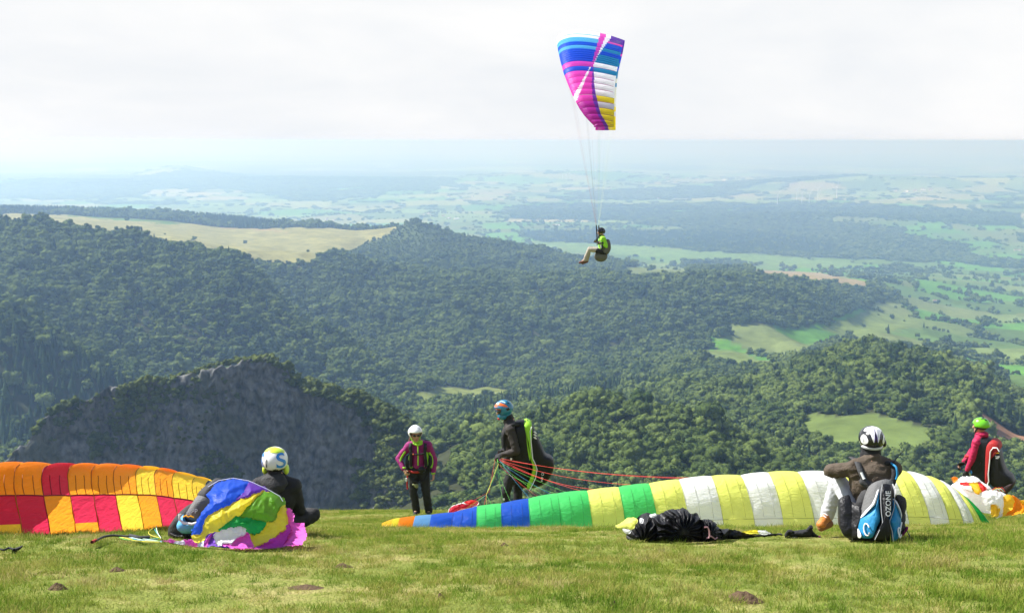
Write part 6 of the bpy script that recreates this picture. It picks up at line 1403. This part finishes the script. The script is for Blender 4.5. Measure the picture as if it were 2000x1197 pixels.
def wcol(x, y, ym):
    if y < 455:
        if pl(y, PINKL) < x < pl(y, PINKR): return PINK
        if pl(y, PINKR) <= x < pl(y, WHR): return WHITE
        left = x < pl(y, PINKL)
    else:
        if y < 810 and pl(y, W2L) < x < pl(y, W2R): return WHITE
        if pl(y, PUL) < x < pl(y, PUR): return PURP
        left = x <= pl(y, PUL)
    if left:
        for lim, c in ((143, WHITE), (149, CYAN), (172, WHITE), (215, CYAN), (247, BLUE), (280, CYAN), (402, BLUE), (450, PINK), (495, BLUE), (770, PINK), (9999, MAG)):
            if ym < lim: return c
    for lim, c in ((165, PURP), (192, PINK), (244, BLUE), (275, TEAL), (312, BLUE), (402, TEAL), (450, WHITE), (500, TEAL), (726, WHITE), (788, YELLOW), (846, LILAC), (9999, YELLOW)):
        if ym < lim: return c
def foil_old(c): return 2.6 * (.2969 * math.sqrt(max(c, 0)) - .126 * c - .3516 * c * c + .2843 * c**3 - .1015 * c**4)
def fcell(a, b):
    nc, ns = 76, 6; V, Fs, Mi = [], [], []; ym = pxy(skin(abs(a + b) / 2, .45))[1]
    for up in (1, -1):
        for j in range(ns):
            ph = a + (b - a) * j / (ns - 1); xl, xt, d, z, py = chord(ph); L = xt - xl; pu = math.sin(math.pi * j / (ns - 1)) ** .6 * .03; nr = V3((0, -math.sin(ph), math.cos(ph)))
            for i in range(nc + 1):
                c = i / nc; c = c * c * (1.6 - .6 * c); e_ = min(1, 6 * c) * min(1, 4 * (1 - c)); th = foil(c) * L * TH
                V.append(V3((xl + L * c, d, z)) + nr * ((th + pu * e_) if up == 1 else -(th * .15 + pu * .6 * e_)) - FO)
        base = 0 if up == 1 else ns * (nc + 1)
        for j in range(ns - 1):
            for i in range(nc):
                p0 = base + j * (nc + 1) + i; q = (p0, p0 + 1, p0 + nc + 2, p0 + nc + 1); Fs.append(q if (up == 1) else q[::-1])
                m1 = (V[p0] + V[p0 + nc + 2]) / 2 + FO
                if a < 0: ph = -(a + (b - a) * (j + .5) / (ns - 1)); c = (i + .5) / nc; c = c * c * (1.6 - .6 * c); m1 = skin(ph, c)
                zx, zy = pxy(m1); Mi.append(ci[wcol(zx, zy, ym).name])
    me = mesh_np('cell', np.array(V), np.array(Fs))
    for m_ in FM: me.materials.append(m_)
    me.polygons.foreach_set('material_index', np.array(Mi, np.int32)); o_ = link('cell', me, None, fw)
    tube('seam', [V[(ns - 1) * (nc + 1) + i] + V3((0, -math.sin(b), math.cos(b))) * .004 for i in range(2, nc, 4)], .005, seam_mat(FM[int(np.bincount(Mi[:len(Mi) // 2]).argmax())]), o_, 4)
for a, b in cellsN: fcell(a, b)
for a, b in cellsN: fcell(-b, -a)
# suspension lines
L_PALE = mat_plain('pale turquoise line', (.45, .66, .62), .6, var=.03)
for ph in np.linspace(-PH * .97, PH * .97, 10):
    xl, xt, d, z, py = chord(ph); near = ph > 0
    for c, A_, mt in ((.08, RA, L_PINK), (.35, RA, L_GREY), (.65, RB_, L_PALE), (.97, RB_, L_WHITE)):
        b_ = A_ + V3((0, (-.18 if near else .18), 0)); tp_ = V3((xl + (xt - xl) * c, d, z)) + V3((0, math.sin(ph) * .16, -math.cos(ph) * .16))
        kn = b_.lerp(tp_, .62) ; gq = V3((xl + (xt - xl) * c, 41 - RAD * math.sin(round(ph * 3) / 3), zc_ + RAD * math.cos(round(ph * 3) / 3))); kn = b_.lerp(gq, .6)
        tube('line', [b_ - FO, kn - FO, tp_ - FO], .0008, mt, fw, 4)

# ------------------------------------------------------------------ wind turbines, farmhouses
M_TURB = mat_plain('white turbine paint', (.82, .82, .82), .4, var=.02); M_HW = mat_plain('pale rendered wall', (.72, .68, .60), .8, var=.1); M_ROOF = mat_plain('slate and tile roof', (.22, .12, .09), .8, var=.3); M_ROOF2 = mat_plain('pale metal roof', (.62, .62, .62), .5, var=.1)
hv = height
def on_land(px, py, dmin=5000):
    d = dmin
    while d < 40000:
        p = at(px, py, d)
        if p.z <= float(hv(np.array([p.x]), np.array([p.y]))[0]): return p
        d *= 1.004
    return at(px, py, 14000)
tur = None
TL = [(1518, 404, 36, 'leftmost slim turbine of the group, apart from the others'), (1556, 392, 32, 'second turbine from the left in the group on the plain'), (1566, 399, 34, 'turbine third from the left, standing lower'), (1580, 400, 32, 'nearest short turbine in the middle of the group'), (1597, 391, 34, 'second turbine from the right in the group'), (1634, 389, 36, 'rightmost turbine, alone beside the dark wood'), (1099, 352, 16, 'small far turbine left of the paraglider lines'), (1106, 351, 15, 'small far turbine in the middle of the hazy three'), (1113, 350, 17, 'small far turbine nearest the paraglider lines')]
tower_me = blade_me = None
for i, (px, py, hpx, lab) in enumerate(TL):
    p = on_land(px, py); h = hpx * p.y / F * .66; p.z = float(hv(np.array([p.x]), np.array([p.y]))[0])
    t_ = empty('wind_turbine', p, R(20), lab + ' in the haze' if i > 5 else lab, 'wind turbine', 'wind turbines on the plain')
    t_.scale = (h, h, h)
    if tower_me is None:
        a = tube('tower', [(0, 0, 0), (0, 0, .5), (0, 0, 1)], .036, M_TURB, t_, 8, .022); tower_me = a.data
        nb = blob('nacelle', [cap((0, -.04, 1.01), (0, .06, 1.01), .028, .024)], M_TURB, t_, .012, 1); nac_me = nb.data
        bl_ = slab('blade', [(-.008, 0), (.012, .0), (.022, .12), (.006, .52), (-.004, .52), (-.008, .12)], .008, M_TURB, t_, org=(0, -.06, 0)); blade_me = bl_.data; first_b = bl_
    else:
        for nm, me in (('tower', tower_me), ('nacelle', nac_me)):
            c = bpy.data.objects.new(nm, me); COL.objects.link(c); c.parent = t_
    for k in range(3):
        c = first_b if (i == 0 and k == 0) else bpy.data.objects.new('blade', blade_me)
        if c is not first_b: COL.objects.link(c); c.parent = t_
        c.location = (0, 0, 1.01); c.rotation_euler = (0, R([42, 40, 45, 38, 50, 15, 80, 30, 20][i] + 120 * k), 0)
def house_mesh(nm, w, l, h, rh, roof):
    V = [(-w, -l, -1), (w, -l, -1), (w, l, -1), (-w, l, -1), (-w, -l, h), (w, -l, h), (w, l, h), (-w, l, h), (0, -l, h + rh), (0, l, h + rh), (-w * 1.1, -l * 1.05, h - .3), (-w * 1.1, l * 1.05, h - .3), (w * 1.1, -l * 1.05, h - .3), (w * 1.1, l * 1.05, h - .3), (0, -l * 1.05, h + rh + .2), (0, l * 1.05, h + rh + .2)]
    Fc = [(0, 1, 5, 4), (1, 2, 6, 5), (2, 3, 7, 6), (3, 0, 4, 7), (4, 5, 8), (6, 7, 9), (10, 14, 15, 11), (14, 12, 13, 15)]
    me = bpy.data.meshes.new(nm); me.from_pydata(V, [], Fc); me.materials.append(M_HW); me.materials.append(roof)
    for f_ in me.polygons[-2:]: f_.material_index = 1
    return me
HM = [house_mesh('farmhouse', 5, 8, 5.5, 3.2, M_ROOF), house_mesh('farmhouse', 6, 11, 5, 3.4, M_ROOF), house_mesh('farmhouse', 8, 17, 6, 3, M_ROOF2)]
VIL = [('farmhouse in the village above the dark conifer wood', 'village houses above the conifer wood', [(1440,446,5),(1455,447,8),(1470,448,10),(1490,447,12),(1505,450,10),(1520,447,10)], 14), ('farmhouse in the village on the slope right of the conifer wood', 'village houses right of the conifer wood', [(1630,460,8),(1645,452,12),(1655,456,8),(1668,457,8)], 10), ('long white farm building on the plain behind the cone hill', 'farm buildings behind the cone hill', [(835,420,10),(855,423,12),(875,426,6),(890,428,8)], 7), ('white farmhouse among the trees left of the cone hill', 'farmhouses left of the cone hill', [(640,430,4),(650,432,4)], 3), ('farm building near the left paraglider lines', 'farm buildings below the flying wing', [(1085,443,10),(1120,386,30),(1190,386,14)], 8), ('far pale house of the distant villages on the plain', 'houses of the distant villages', [(1350,350,50),(1450,352,50),(1560,350,40),(1780,375,30),(1800,372,20),(930,385,80),(1290,388,30)], 34), ('house beside the trees at the right edge fields', 'houses at the right edge', [(1990,490,8),(1765,470,8),(1828,590,3)], 6)]
for lab, grp, cs, n_ in VIL:
    for k in range(n_):
        cx_2, cy_2, sp = cs[k % len(cs)]; p = on_land(cx_2 + random.uniform(-sp, sp), cy_2 + random.uniform(-2, 2), 2600)
        o_ = bpy.data.objects.new('farmhouse', HM[0] if random.random() < .5 else random.choice(HM)); COL.objects.link(o_); tag(o_, lab, 'house', grp)
        s = (.6 if p.y < 4500 else .85) + max(0, p.y - 6000) / 9000; o_.location = (p.x, p.y, float(hv(np.array([p.x]), np.array([p.y]))[0])); o_.rotation_euler = (0, 0, random.uniform(0, 3.1)); o_.scale = (s, s, s)
